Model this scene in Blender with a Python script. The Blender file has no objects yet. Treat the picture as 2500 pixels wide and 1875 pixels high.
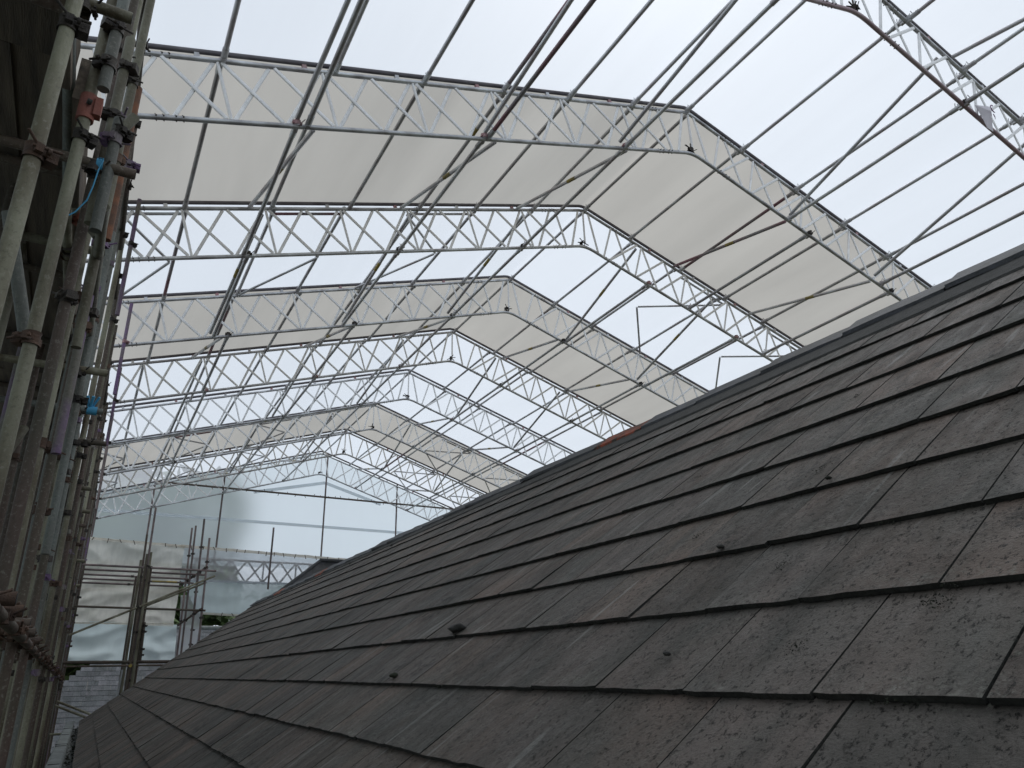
import bpy, math, random
from mathutils import Vector, Matrix, noise
random.seed(7)
C = bpy.data.collections.new('place'); bpy.context.scene.collection.children.link(C)
R = math.radians
ZC = 6.0            # height of the camera above the ground
S = bpy.context.scene

# ---------------------------------------------------------------- camera, sky, sun, exposure
cd = bpy.data.cameras.new('camera'); cam = bpy.data.objects.new('camera', cd); C.objects.link(cam)
cd.sensor_width = 36; cd.lens = 26.02; cd.clip_start = .05; cd.clip_end = 2000
r_ = Vector((.87253434, -.48789542, -.02533533)); u_ = Vector((-.16252098, -.33876944, .9267266)); f_ = Vector((.4607285, .80448327, .37488121))
m = Matrix((( r_.x, u_.x, -f_.x, 0), (r_.y, u_.y, -f_.y, 0), (r_.z, u_.z, -f_.z, ZC), (0, 0, 0, 1)))
cam.matrix_world = m
S.camera = cam
W = bpy.data.worlds.new('World'); S.world = W; W.use_nodes = True
wn = W.node_tree; wn.nodes.clear()
sky = wn.nodes.new('ShaderNodeTexSky'); sky.sky_type = 'NISHITA'; sky.sun_disc = False
SUN_EL, SUN_ROT = R(60), R(50)
sky.sun_elevation = SUN_EL; sky.sun_rotation = SUN_ROT; sky.air_density = 1.0; sky.dust_density = 6.0; sky.ozone_density = 2.0
hs = wn.nodes.new('ShaderNodeHueSaturation'); hs.inputs['Saturation'].default_value = .45; hs.inputs['Value'].default_value = 1.0
bg = wn.nodes.new('ShaderNodeBackground'); bg.inputs['Strength'].default_value = .15
wo = wn.nodes.new('ShaderNodeOutputWorld')
wm = wn.nodes.new('ShaderNodeMix'); wm.data_type = 'RGBA'; wm.inputs[0].default_value = .88; wm.inputs[7].default_value = (5.35, 5.85, 6.35, 1)   # even cloud cover over the sky
wn.links.new(sky.outputs[0], hs.inputs['Color']); wn.links.new(hs.outputs[0], wm.inputs[6]); wn.links.new(wm.outputs[2], bg.inputs['Color']); wn.links.new(bg.outputs[0], wo.inputs['Surface'])
sl = bpy.data.lights.new('sun', 'SUN'); sl.energy = .9; sl.angle = R(20); sl.color = (1, .97, .93)
so = bpy.data.objects.new('sun', sl); C.objects.link(so)
d = Vector((math.sin(SUN_ROT)*math.cos(SUN_EL), math.cos(SUN_ROT)*math.cos(SUN_EL), math.sin(SUN_EL)))
so.rotation_euler = d.to_track_quat('Z', 'Y').to_euler(); so.location = (0, 0, 40)
S.view_settings.view_transform = 'Standard'; S.view_settings.look = 'None'; S.view_settings.gamma = 1
S.view_settings.exposure = 0.12
S.render.engine = 'CYCLES'
S.cycles.max_bounces = 10; S.cycles.transparent_max_bounces = 24; S.cycles.diffuse_bounces = 6; S.cycles.use_denoising = True

# ---------------------------------------------------------------- materials
def mat(name, col, rough=.6, metal=0., vary=0., nscale=6., namt=0., col2=None, bump=0., bscale=60., stretch=(1, 1, 1), spec=.5, speck=0.):
    M = bpy.data.materials.new(name); M.use_nodes = True; n = M.node_tree; b = n.nodes['Principled BSDF']
    b.inputs['Roughness'].default_value = rough; b.inputs['Metallic'].default_value = metal
    b.inputs['Specular IOR Level'].default_value = spec
    tc = n.nodes.new('ShaderNodeTexCoord'); mp = n.nodes.new('ShaderNodeMapping'); mp.inputs['Scale'].default_value = stretch
    n.links.new(tc.outputs['Object'], mp.inputs[0])
    oi = n.nodes.new('ShaderNodeObjectInfo')
    src = None
    if col2 is not None:
        nz = n.nodes.new('ShaderNodeTexNoise'); nz.noise_dimensions = '4D'; nz.inputs['Scale'].default_value = nscale; nz.inputs['Detail'].default_value = 5
        mw = n.nodes.new('ShaderNodeMath'); mw.operation = 'MULTIPLY'; mw.inputs[1].default_value = 37
        n.links.new(oi.outputs['Random'], mw.inputs[0]); n.links.new(mw.outputs[0], nz.inputs['W']); n.links.new(mp.outputs[0], nz.inputs['Vector'])
        rp = n.nodes.new('ShaderNodeMapRange'); rp.inputs[1].default_value = .5-namt; rp.inputs[2].default_value = .5+namt
        n.links.new(nz.outputs[0], rp.inputs[0])
        mx = n.nodes.new('ShaderNodeMix'); mx.data_type = 'RGBA'; mx.inputs[6].default_value = (*col, 1); mx.inputs[7].default_value = (*col2, 1)
        n.links.new(rp.outputs[0], mx.inputs[0]); src = mx.outputs[2]
    if speck > 0:
        ns = n.nodes.new('ShaderNodeTexNoise'); ns.inputs['Scale'].default_value = 55; ns.inputs['Detail'].default_value = 5; ns.inputs['Roughness'].default_value = .75
        n.links.new(tc.outputs['Object'], ns.inputs['Vector'])
        for lo, hi, cc in ((.56, .62, (.03, .026, .02)), (.44, .39, (.30, .29, .25))):
            rs = n.nodes.new('ShaderNodeMapRange'); rs.inputs[1].default_value = lo; rs.inputs[2].default_value = hi; rs.inputs[4].default_value = speck
            n.links.new(ns.outputs[0], rs.inputs[0])
            m2 = n.nodes.new('ShaderNodeMix'); m2.data_type = 'RGBA'; m2.inputs[7].default_value = (*cc, 1)
            n.links.new(rs.outputs[0], m2.inputs[0]); n.links.new(src, m2.inputs[6]); src = m2.outputs[2]
    if vary > 0:
        h = n.nodes.new('ShaderNodeHueSaturation'); mr = n.nodes.new('ShaderNodeMapRange')
        mr.inputs[3].default_value = 1-vary; mr.inputs[4].default_value = 1+vary
        n.links.new(oi.outputs['Random'], mr.inputs[0]); n.links.new(mr.outputs[0], h.inputs['Value'])
        if src: n.links.new(src, h.inputs['Color'])
        else: h.inputs['Color'].default_value = (*col, 1)
        src = h.outputs[0]
    if src: n.links.new(src, b.inputs['Base Color'])
    else: b.inputs['Base Color'].default_value = (*col, 1)
    if bump > 0:
        nb = n.nodes.new('ShaderNodeTexNoise'); nb.inputs['Scale'].default_value = bscale; nb.inputs['Detail'].default_value = 4
        n.links.new(mp.outputs[0], nb.inputs['Vector'])
        bp = n.nodes.new('ShaderNodeBump'); bp.inputs['Strength'].default_value = bump; bp.inputs['Distance'].default_value = .01
        n.links.new(nb.outputs[0], bp.inputs['Height']); n.links.new(bp.outputs[0], b.inputs['Normal'])
    return M

M = {}
M['chord'] = mat('galvanised_chord', (.62, .64, .66), .38, .6, .1, 5, .16, (.30, .29, .30), .12, 120)
M['web'] = mat('aluminium_web', (.92, .92, .92), .45, .05, .06, 14, .2, (.76, .76, .76), .1, 150)
M['track'] = mat('dark_track', (.085, .075, .085), .55, .3, .1, 4, .15, (.15, .14, .15), .1)
M['purlin'] = mat('purlin_tube', (.58, .60, .61), .36, .5, .2, 2.5, .14, (.38, .35, .355), .12, 100)
M['red'] = mat('red_painted_tube', (.25, .12, .14), .5, .3, .1, 1.5, .08, (.26, .25, .255), .2)
M['pink'] = mat('pink_coupler', (.42, .20, .22), .6, .1, .1, 9, .2, (.3, .22, .22), .2)
M['pinkish'] = mat('pink_stained_chord', (.36, .29, .31), .45, .4, .1, 3, .10, (.27, .19, .21), .15)
M['yellow'] = mat('yellow_band', (.36, .27, .05), .6, 0, 0, 9, .2, (.2, .17, .08), .2)
M['std'] = mat('weathered_standard', (.215, .21, .15), .62, .15, .25, 6, .11, (.095, .08, .05), .35, 70, (1, 1, .35), speck=.32)
M['std_blue'] = mat('blue_grey_standard', (.15, .165, .15), .6, .2, .2, 5, .12, (.10, .10, .085), .35, 70, (1, 1, .35), speck=.32)
M['std_purple'] = mat('purple_standard', (.15, .085, .19), .65, .1, .15, 5, .09, (.15, .14, .115), .3, 70, (1, 1, .5), speck=.32)
M['std_brown'] = mat('brown_standard', (.095, .065, .052), .7, .1, .25, 5, .13, (.07, .06, .042), .35, 70, (1, 1, .35), speck=.32)
M['far_tube'] = mat('distant_tube', (.20, .155, .15), .55, .3, .25, 4, .14, (.10, .08, .08), .2, 70)
M['rust_tube'] = mat('rusty_orange_tube', (.24, .10, .05), .75, .1, .1, 14, .12, (.13, .07, .045), .4, 90)
M['rust'] = mat('rusty_coupler', (.10, .058, .038), .8, .2, .35, 30, .15, (.07, .045, .035), .5, 200)
M['dark_coupler'] = mat('dark_coupler', (.07, .06, .05), .7, .4, .3, 30, .15, (.035, .03, .028), .5, 200)
M['redlead'] = mat('red_sleeve', (.25, .085, .06), .7, .05, .1, 12, .15, (.16, .06, .05), .4, 100)
M['wood'] = mat('scaffold_board', (.17, .135, .10), .85, 0, .25, 5, .15, (.075, .06, .048), .5, 40, (6, .5, 6))
M['hole'] = mat('tube_inside', (.02, .02, .02), .9)
M['moss'] = mat('moss', (.020, .024, .012), .95, 0, .3, 30, .15, (.012, .014, .009), .9, 200)
M['mortar'] = mat('mortar', (.045, .043, .040), .9, 0, .2, 25, .15, (.025, .025, .022), .8, 120)
M['terracotta'] = mat('terracotta', (.30, .065, .030), .85, 0, .15, 16, .07, (.05, .04, .03), .9, 60)
M['rope'] = mat('blue_rope', (.06, .30, .50), .6)
M['stone'] = mat('stone_gutter', (.20, .215, .21), .85, 0, .1, 9, .15, (.12, .13, .125), .6, 60)
M['wall'] = mat('house_wall', (.25, .22, .18), .9, 0, 0, 3, .2, (.16, .14, .12), .5, 30)
M['grass'] = mat('rough_ground', (.10, .095, .075), .95, 0, 0, 1.5, .2, (.06, .07, .035), .5, 10)
M['scrap'] = mat('plastic_scrap', (.55, .52, .56), .5)
M['ink'] = mat('printed_mark', (.22, .10, .22), .6)
M['ridge'] = mat('ridge_tile', (.040, .042, .050), .6, 0, .3, 9, .12, (.022, .024, .025), .6, 60, spec=.35)
M['bark'] = mat('bark', (.07, .055, .04), .9, 0, .1, 6, .2, (.04, .03, .02), .6, 30)
M['leaf'] = mat('leaf', (.10, .15, .05), .8, 0, .15, 1.2, .2, (.06, .10, .035))
M['pvc'] = mat('grey_pipe', (.40, .42, .44), .5)

def sheet_mat(name, col, transp, folds=.15, sc=1.2, tint=None, soft=.85, blur=False):
    """translucent sheeting: part of the light scatters through, part passes straight"""
    Mm = bpy.data.materials.new(name); Mm.use_nodes = True; n = Mm.node_tree; n.nodes.clear()
    out = n.nodes.new('ShaderNodeOutputMaterial'); tr = n.nodes.new('ShaderNodeBsdfTranslucent'); df = n.nodes.new('ShaderNodeBsdfDiffuse')
    tp = n.nodes.new('ShaderNodeBsdfTransparent'); tp.inputs[0].default_value = (*(tint or (.95, .97, 1)), 1)
    tc = n.nodes.new('ShaderNodeTexCoord'); nz = n.nodes.new('ShaderNodeTexNoise'); nz.inputs['Scale'].default_value = sc; nz.inputs['Detail'].default_value = 5
    mp = n.nodes.new('ShaderNodeMapping'); mp.inputs['Scale'].default_value = (2.2, .35, 1)
    n.links.new(tc.outputs['Object'], mp.inputs[0]); n.links.new(mp.outputs[0], nz.inputs['Vector'])
    mx = n.nodes.new('ShaderNodeMix'); mx.data_type = 'RGBA'
    mx.inputs[6].default_value = (*[c*(1-folds) for c in col], 1); mx.inputs[7].default_value = (*col, 1)
    n.links.new(nz.outputs[0], mx.inputs[0]); n.links.new(mx.outputs[2], tr.inputs[0]); n.links.new(mx.outputs[2], df.inputs[0])
    a = n.nodes.new('ShaderNodeMixShader'); a.inputs[0].default_value = 1-soft
    n.links.new(tr.outputs[0], a.inputs[1]); n.links.new(df.outputs[0], a.inputs[2])
    if blur:      # cloudy film: what lies behind it shows only as a soft shape
        tp = n.nodes.new('ShaderNodeBsdfRefraction'); tp.inputs['Color'].default_value = (.93, .96, 1, 1); tp.inputs['IOR'].default_value = 1.03 if blur == 'weak' else 1.10; tp.inputs['Roughness'].default_value = .4 if blur == 'weak' else .8
    b = n.nodes.new('ShaderNodeMixShader'); b.inputs[0].default_value = transp
    n.links.new(a.outputs[0], b.inputs[1]); n.links.new(tp.outputs[0], b.inputs[2]); n.links.new(b.outputs[0], out.inputs['Surface'])
    return Mm
M['clear'] = sheet_mat('clear_sheet', (.90, .92, .97), .38, .10, soft=.62)
M['grey'] = sheet_mat('grey_sheet', (.585, .555, .51), .015, .34, .7, soft=.72)
M['gable'] = sheet_mat('gable_sheet', (.84, .94, 1.0), .42, .10, .8, blur=True, soft=.75)
M['sidewall'] = sheet_mat('side_sheet', (.70, .78, .80), .25, .2, .8, blur=True)
M['cloth'] = sheet_mat('old_cloth', (.97, .93, .86), .13, .34, 4.5, soft=.84)
M['tarp'] = sheet_mat('blue_grey_tarp', (.74, .84, .86), .08, .2, 2.0, soft=.84)
M['cloth2'] = sheet_mat('thin_cloth', (.80, .81, .83), .42, .3, 2.5, soft=.75, blur='weak')
M['tape'] = sheet_mat('seam_tape', (.80, .83, .85), .35, .1, soft=.8)

def slate_mat(name, cA, cB, cC, far=False):
    Mm = bpy.data.materials.new(name); Mm.use_nodes = True; n = Mm.node_tree; b = n.nodes['Principled BSDF']; L = n.links
    def N(t, **k):
        x = n.nodes.new(t)
        for a, v in k.items(): setattr(x, a, v)
        return x
    uv = N('ShaderNodeUVMap'); uv.uv_map = 'UVMap'
    at = N('ShaderNodeAttribute'); at.attribute_name = 'tone'; sp = N('ShaderNodeSeparateColor'); L.new(at.outputs['Color'], sp.inputs[0])
    # shift the texture per slate so that no grain runs across a joint
    cmb = N('ShaderNodeCombineXYZ'); ml = N('ShaderNodeMath', operation='MULTIPLY'); ml.inputs[1].default_value = 40; L.new(sp.outputs[2], ml.inputs[0]); L.new(ml.outputs[0], cmb.inputs[2])
    ad = N('ShaderNodeVectorMath', operation='ADD'); L.new(uv.outputs[0], ad.inputs[0]); L.new(cmb.outputs[0], ad.inputs[1])
    def noi(scale, st, det=5, rough=.6, per=True):
        mp = N('ShaderNodeMapping'); mp.inputs['Scale'].default_value = st; L.new((ad if per else uv).outputs[0], mp.inputs[0])
        z = N('ShaderNodeTexNoise'); z.inputs['Scale'].default_value = scale; z.inputs['Detail'].default_value = det; z.inputs['Roughness'].default_value = rough; L.new(mp.outputs[0], z.inputs['Vector']); return z.outputs[0]
    def rng(s, a, c, lo=0, hi=1):
        q = N('ShaderNodeMapRange'); q.inputs[1].default_value = a; q.inputs[2].default_value = c; q.inputs[3].default_value = lo; q.inputs[4].default_value = hi; L.new(s, q.inputs[0]); return q.outputs[0]
    def mix(f, a, c):
        q = N('ShaderNodeMix', data_type='RGBA')
        if isinstance(f, float): q.inputs[0].default_value = f
        else: L.new(f, q.inputs[0])
        for i, v in ((6, a), (7, c)):
            if isinstance(v, tuple): q.inputs[i].default_value = (*v, 1)
            else: L.new(v, q.inputs[i])
        return q.outputs[2]
    def mul(a, c):
        q = N('ShaderNodeMath', operation='MULTIPLY')
        for i, v in ((0, a), (1, c)):
            if isinstance(v, float): q.inputs[i].default_value = v
            else: L.new(v, q.inputs[i])
        return q.outputs[0]
    base = mix(rng(sp.outputs[0], .25, .75), cA, cB)
    base = mix(mul(rng(noi(3.5, (1, .5, 1)), .38, .68), .75), base, cC)                  # greenish weathered clouds
    base = mix(mul(rng(noi(8, (1, .26, 1), 6, .7, per=False), .50, .72), .62), base, tuple(c*.45 for c in cC))   # dark runs down the slope
    base = mix(mul(rng(noi(22, (1, .07, 1), 3), .60, .75), .10), base, tuple(min(1, c*2.1) for c in cB))   # pale runs
    base = mix(mul(rng(noi(38, (1, .6, 1), 6, .78), .56, .64), .55), base, (.014, .014, .012))
    pit = rng(noi(95, (1, .7, 1), 5, .8), .57, .63)
    base = mix(mul(pit, .85), base, (.008, .008, .007))        # pits and dirt
    patch = rng(noi(3.0, (1, .7, 1), 3, per=False), .50, .60)
    base = mix(mul(mul(rng(noi(70, (1, 1, 1), 6, .8), .575, .62), patch), .9), base, (.15, .15, .125))        # lichen crust
    base = mix(mul(rng(noi(16, (1, .09, 1), 2, .4, per=False), .665, .69), .55), base, (.24, .235, .22))       # white scratches and droppings
    base = mix(mul(rng(noi(1.6, (1, .5, 1), 4, .6, per=False), .46, .66), .5), base, tuple(c*.42 for c in cC))      # broad damp stains
    crust = mul(rng(at.outputs['Alpha'], .80, 1.0), rng(noi(4.5, (1, 1, 1), 3, per=False), .47, .60))          # lichen crust along the lower edges
    base = mix(mul(mul(crust, rng(noi(60, (1, 1, 1), 6, .8), .50, .58)), .75), base, (.19, .19, .165))
    blk = mul(rng(noi(2.4, (1, .7, 1), 3, per=False), .55, .68), rng(noi(30, (1, .8, 1), 6, .8), .47, .56))       # black algae in patches
    base = mix(mul(blk, .8), base, (.010, .011, .010))
    vb = N('ShaderNodeHueSaturation'); L.new(base, vb.inputs['Color']); L.new(rng(sp.outputs[1], 0, 1, .76, 1.02), vb.inputs['Value'])
    L.new(vb.outputs[0], b.inputs['Base Color'])
    L.new(rng(noi(20, (1, .4, 1)), .3, .7, .50, .78), b.inputs['Roughness'])
    b.inputs['Specular IOR Level'].default_value = .16
    hA = noi(26, (1, .6, 1), 6, .7); hB = noi(160, (1, 1, 1), 3, .6)
    sm = N('ShaderNodeMath', operation='MULTIPLY_ADD'); L.new(hB, sm.inputs[0]); sm.inputs[1].default_value = .25; L.new(hA, sm.inputs[2])
    pm = N('ShaderNodeMath', operation='MULTIPLY_ADD'); L.new(pit, pm.inputs[0]); pm.inputs[1].default_value = -.35; L.new(sm.outputs[0], pm.inputs[2]); sm = pm
    bp = N('ShaderNodeBump'); bp.inputs['Strength'].default_value = .8; bp.inputs['Distance'].default_value = .010; L.new(sm.outputs[0], bp.inputs['Height']); L.new(bp.outputs[0], b.inputs['Normal'])
    return Mm
M['slate'] = slate_mat('roof_slate', (.118, .098, .087), (.136, .101, .083), (.070, .074, .066))
M['slate_edge'] = mat('shaded_mossy_slate_edge', (.009, .009, .008), .9, 0, 0, 40, .15, (.022, .022, .018), .6, 90)  # near-black: shade line under each course painted onto the edges, plus some moss
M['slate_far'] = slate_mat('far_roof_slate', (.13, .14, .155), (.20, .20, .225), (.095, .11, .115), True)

# ---------------------------------------------------------------- mesh builder
class MB:
    def __init__(s): s.v = []; s.f = []; s.sm = []; s.mi = []
    def add(s, vs, fs, smooth=False, mi=None):
        o = len(s.v); s.v += [Vector(v) for v in vs]; s.f += [tuple(i+o for i in f) for f in fs]; s.sm += [smooth]*len(fs); s.mi += (mi or [0]*len(fs)); return s
    def tube(s, p0, p1, r, n=12, caps=True, r1=None, ry=None, up=None):
        p0, p1 = Vector(p0), Vector(p1); a = (p1-p0).normalized()
        x = (up or Vector((0, 0, 1))).cross(a)
        if x.length < 1e-3: x = Vector((1, 0, 0)).cross(a)
        x.normalize(); y = a.cross(x); r1 = r1 or r; k = (ry or r)/r
        vs = []
        for P, q in ((p0, r), (p1, r1)):
            for i in range(n):
                t = 2*math.pi*i/n; vs.append(P+x*math.cos(t)*q+y*math.sin(t)*q*k)
        fs = [(i, (i+1) % n, n+(i+1) % n, n+i) for i in range(n)]
        s.add(vs, fs, True)
        if caps: s.add(vs, [tuple(range(n))[::-1], tuple(range(n, 2*n))])
        return s
    def poly(s, pts, r, n=12):
        for a, b in zip(pts, pts[1:]): s.tube(a, b, r, n, caps=True)
        return s
    def sweep(s, pts, r, n=12, ry=None):
        pts = [Vector(p) for p in pts]; vs = []
        for i, P in enumerate(pts):
            a = (pts[min(i+1, len(pts)-1)]-pts[max(i-1, 0)]).normalized()
            x = Vector((0, 0, 1)).cross(a)
            if x.length < 1e-3: x = Vector((1, 0, 0))
            x.normalize(); y = a.cross(x)
            for k in range(n):
                t = 2*math.pi*k/n; vs.append(P+x*math.cos(t)*r+y*math.sin(t)*(ry or r))
        fs = []
        for i in range(len(pts)-1):
            for k in range(n): fs.append((i*n+k, i*n+(k+1) % n, (i+1)*n+(k+1) % n, (i+1)*n+k))
        s.add(vs, fs, True); s.add(vs, [tuple(range(n))[::-1], tuple(range((len(pts)-1)*n, len(pts)*n))]); return s
    def box(s, c, h, ax=None):
        c = Vector(c); X, Y, Z = ax or (Vector((1, 0, 0)), Vector((0, 1, 0)), Vector((0, 0, 1)))
        vs = [c+X*h[0]*a+Y*h[1]*b+Z*h[2]*e for a in (-1, 1) for b in (-1, 1) for e in (-1, 1)]
        s.add(vs, [(0, 1, 3, 2), (4, 6, 7, 5), (0, 4, 5, 1), (2, 3, 7, 6), (0, 2, 6, 4), (1, 5, 7, 3)]); return s
    def build(s, name, material, parent=None, loc=None, rel=True):
        me = bpy.data.meshes.new(name)
        org = Vector(parent.location) if parent is not None and parent.parent is None else (Vector(parent['org']) if parent is not None else Vector((0, 0, 0)))
        if rel: vs = [v+Vector((0, 0, ZC))-org for v in s.v]
        else: vs = s.v
        me.from_pydata([tuple(v) for v in vs], [], s.f)
        for q in (material if isinstance(material, (list, tuple)) else [material]): me.materials.append(q)
        me.polygons.foreach_set('material_index', s.mi)
        me.polygons.foreach_set('use_smooth', s.sm); me.update()
        o = bpy.data.objects.new(name, me); C.objects.link(o)
        if parent is not None: o.parent = parent; o['org'] = tuple(org)
        return o
def tag(o, label, cat, group=None, kind=None):
    if label: o['label'] = label
    if cat: o['category'] = cat
    if group: o['group'] = group
    if kind: o['kind'] = kind
    return o
def thing(name, label, cat, loc=(0, 0, 0), group=None):
    o = bpy.data.objects.new(name, None); C.objects.link(o); o.location = (loc[0], loc[1], loc[2]+ZC); o.empty_display_size = .2
    return tag(o, label, cat, group)
V = Vector
ORD = ['first', 'second', 'third', 'fourth', 'fifth', 'sixth', 'seventh', 'eighth', 'ninth', 'tenth', 'eleventh', 'twelfth', 'thirteenth', 'fourteenth', 'fifteenth', 'sixteenth', 'seventeenth', 'eighteenth']

# ---------------------------------------------------------------- couplers (scaffold clamps), one mesh re-used
def coupler_mesh(r=.0242, seed=0):
    rnd = random.Random(seed); b = MB()
    b.box((.045, 0, 0), (.016, .022, .020)); b.box((.030, .006, .004), (.014, .030, .012))
    for ax, off in ((V((0, 0, 1)), V((0, 0, 0))),):
        h = .026 if ax.z else .020
        for q in (-1, 1): b.tube(off+ax*h*q*.55, off+ax*h*q, r*1.16, 14, caps=False, r1=r*1.26)
        b.tube(off-ax*h*.55, off+ax*h*.55, r*1.16, 14, caps=False)
        side = V((1, 0, 0)).cross(ax)
        for sgn in (-1, 1): b.box(off+side*sgn*(r+.012), (.011, .009, .014) if ax.z else (.011, .014, .009))
        e = off+side*(r+.016)
        b.tube(e-V((.020, 0, 0)), e+V((.062, 0, 0))+ax*rnd.uniform(-.015, .015), .0052, 6)
        b.tube(e+V((.022, 0, 0)), e+V((.033, 0, 0)), .0115, 6)
        e2 = off-side*(r+.014); b.tube(e2-ax*.020, e2+ax*.020, .007, 6)
    b.tube((-.01, -.04, .012), (-.045, -.062, .03), .005, 6)
    return b
_cp = {}
def coupler(parent, P, rot=0, material='dark_coupler', flip=False, name='coupler', tilt=0):
    key = material
    if key not in _cp:
        o = coupler_mesh(seed=len(_cp)).build(name, M[material], None, rel=False); _cp[key] = o.data; bpy.data.objects.remove(o)
    o = bpy.data.objects.new(name, _cp[key]); C.objects.link(o); o.parent = parent
    o.location = V((P[0], P[1], P[2]+ZC))-V(parent.location); o.rotation_euler = (tilt, math.pi if flip else 0, rot)
    return o

# ---------------------------------------------------------------- roof arches (lattice beams)
XR, ZB, Y0, BAY, AL = 6.2426, 6.5576, 3.2351, 2.57, R(17.654)
ca, sa = math.cos(AL), math.sin(AL)
UE = 7.35
def uvp(u, v, side, y):
    return V((XR+side*(u*ca+v*sa), y, ZB-u*sa+v*ca))
def chord_pts(v, y, soft):
    ur = -v*math.tan(AL)
    L = [uvp(UE, v, -1, y), uvp(3.5, v, -1, y), uvp(ur+soft, v, -1, y)]
    n = 6; a = uvp(ur+soft, v, -1, y); c = uvp(ur, v, -1, y); e = uvp(ur+soft, v, 1, y)
    for i in range(1, n): t = i/n; L.append(a*(1-t)**2+c*2*t*(1-t)+e*t*t)
    return L+[e, uvp(3.5, v, 1, y), uvp(UE, v, 1, y)]
def make_truss():
    t = thing('roof_arch', '', '', (XR, 0, ZB))
    MB().sweep(chord_pts(.03, 0, .17), .0242).build('bottom_chord', M['chord'], t)
    MB().sweep(chord_pts(.69, 0, .10), .0242).build('top_chord', M['chord'], t)
    MB().sweep(chord_pts(.772, 0, .10), .021, 8, .027).build('sheet_track', M['track'], t)
    def flat(name, p, q, off, w=.0175, th=.008):
        o = V((0, off, 0)); MB().tube(p+o, q+o, w, 10, r1=w, ry=None).build(name, M['web'], t)
    def strut(name, side, u0, v0, u1, v1, off=0, w=.0195):
        p, q = uvp(u0, v0, side, off), uvp(u1, v1, side, off)
        b = MB(); a = (q-p).normalized(); Y = V((0, 1, 0)); X = Y.cross(a)
        n = 10; vs = []
        for P in (p, q):
            for i in range(n):
                k = 2*math.pi*i/n; cx, cy = math.cos(k), math.sin(k)
                vs.append(P+X*w*math.copysign(abs(cx)**.6, cx)+Y*.0085*math.copysign(abs(cy)**.6, cy))
        b.add(vs, [(i, (i+1) % n, n+(i+1) % n, n+i) for i in range(n)], True); b.add(vs, [tuple(range(n))[::-1], tuple(range(n, 2*n))])
        b.build(name, M['web'], t)
    for sd in (-1, 1):
        for n in range(1, 8):
            MB().tube(uvp(n+.03, .05, sd, 0), uvp(n+.03, .67, sd, 0), .016, 10).build('web_post', M['web'], t)
            if n < 7:
                for a, c in ((n+.07, n+.50), (n+.56, n+.985)):
                    strut('web_diagonal', sd, a, .055, c+.01, .665, -.0095); strut('web_diagonal', sd, c+.01, .055, a, .665, .0095)
        strut('web_diagonal', sd, .50, .055, .93, .665, -.0095); strut('web_diagonal', sd, .91, .055, .49, .665, .0095)
        MB().tube(uvp(.37, .05, sd, 0), uvp(.37, .67, sd, 0), .017, 10).build('web_post', M['web'], t)
        strut('web_diagonal', sd, .25, .055, -.11, .68, 0)
        # bolts where the ridge piece and the beam ends are spliced
        for v in (.03, .69):
            for uu in (.52, 6.55):
                b = MB()
                for k in range(4):
                    P = uvp(uu+(-.11, -.05, .05, .11)[k], v, sd, 0); dn = uvp(0, 1, sd, 0)-uvp(0, 0, sd, 0)
                    b.tube(P-V((0, .034, 0)), P+V((0, .034, 0)), .007, 6); b.tube(P-dn*.036, P+dn*.036, .005, 6)
                b.build('splice_bolts', M['dark_coupler'], t)
        for uu in (1.2, 2.2, 3.2, 4.2, 5.2, 6.2):
            P = uvp(uu, .733, sd, 0); b = MB(); b.box(P, (.022, .014, .03), (V((ca, 0, -sd*sa)), V((0, 1, 0)), V((sd*sa, 0, ca)))); b.build('track_clip', M['pink' if int(uu) % 2 else 'chord'], t)
    MB().tube(V((XR, 0, ZB+.07)), V((XR, 0, ZB+.70)), .016, 10).build('web_post', M['web'], t)
    return t
def copy_thing(o, loc):
    c = o.copy(); C.objects.link(c); c.location = loc
    for ch in list(o.children):
        k = ch.copy(); C.objects.link(k); k.parent = c
        k['org'] = tuple(V(loc))
    return c
T = make_truss(); T.location = (XR, Y0, ZB+ZC)
TL = ['silvery roof arch nearest the camera, cut off by the top right corner of the photo',
      'second roof arch from the camera, pale lattice with grey sheeting directly behind it',
      'third roof arch, at the far edge of the nearest and largest grey sheet',
      'fourth roof arch, at the near edge of the middle grey sheet strip',
      'fifth roof arch, at the far edge of the middle grey sheet strip',
      'sixth roof arch, with clear sheeting on both sides of it',
      'seventh roof arch, at the near edge of the farthest grey sheet strip',
      'eighth roof arch, next to last before the sheeted gable end',
      'farthest and smallest roof arch, standing at the sheeted gable end']
for k in range(9):
    o = T if k == 0 else copy_thing(T, (XR, Y0+k*BAY, ZB+ZC))
    if k == 0: red_chord = [c for c in o.children if c.name.startswith('bottom_chord')][0]
    tag(o, TL[k], 'roof truss', 'lattice arches of the temporary roof')
    if k == 0:
        for ch in list(o.children): ch['org'] = tuple(o.location)
red_chord.material_slots[0].link = 'OBJECT'; red_chord.material_slots[0].material = M['pinkish']
YT = [Y0+k*BAY for k in range(9)]
AR = ['nearest', 'second', 'third', 'fourth', 'fifth', 'sixth', 'seventh', 'eighth', 'farthest']

# dark swivel coupler hanging at the bend of each lower chord
for k in range(9):
    t = thing('spare_coupler', 'blackened spare clamp hung on the lower bend of the %s arch' % AR[k], 'clamp', (XR, YT[k], ZB), 'spare clamps at the bends of the arches')
    for dx, dz, ro, ti in ((-.03, .075, .3+k, .4+.3*k),):
        coupler(t, (XR+dx, YT[k], ZB+dz), ro, 'dark_coupler', False, 'clamp_half', ti)
    b = MB(); rnd = random.Random(k)
    for i in range(4):
        a = rnd.uniform(-1, 4.2); P = V((XR-.03, YT[k], ZB+.09)); b.tube(P, P+V((math.cos(a)*.10, rnd.uniform(-.04, .04), math.sin(a)*.085)), .008, 6)
    b.build('clamp_bolt', M['dark_coupler'], t)

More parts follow.
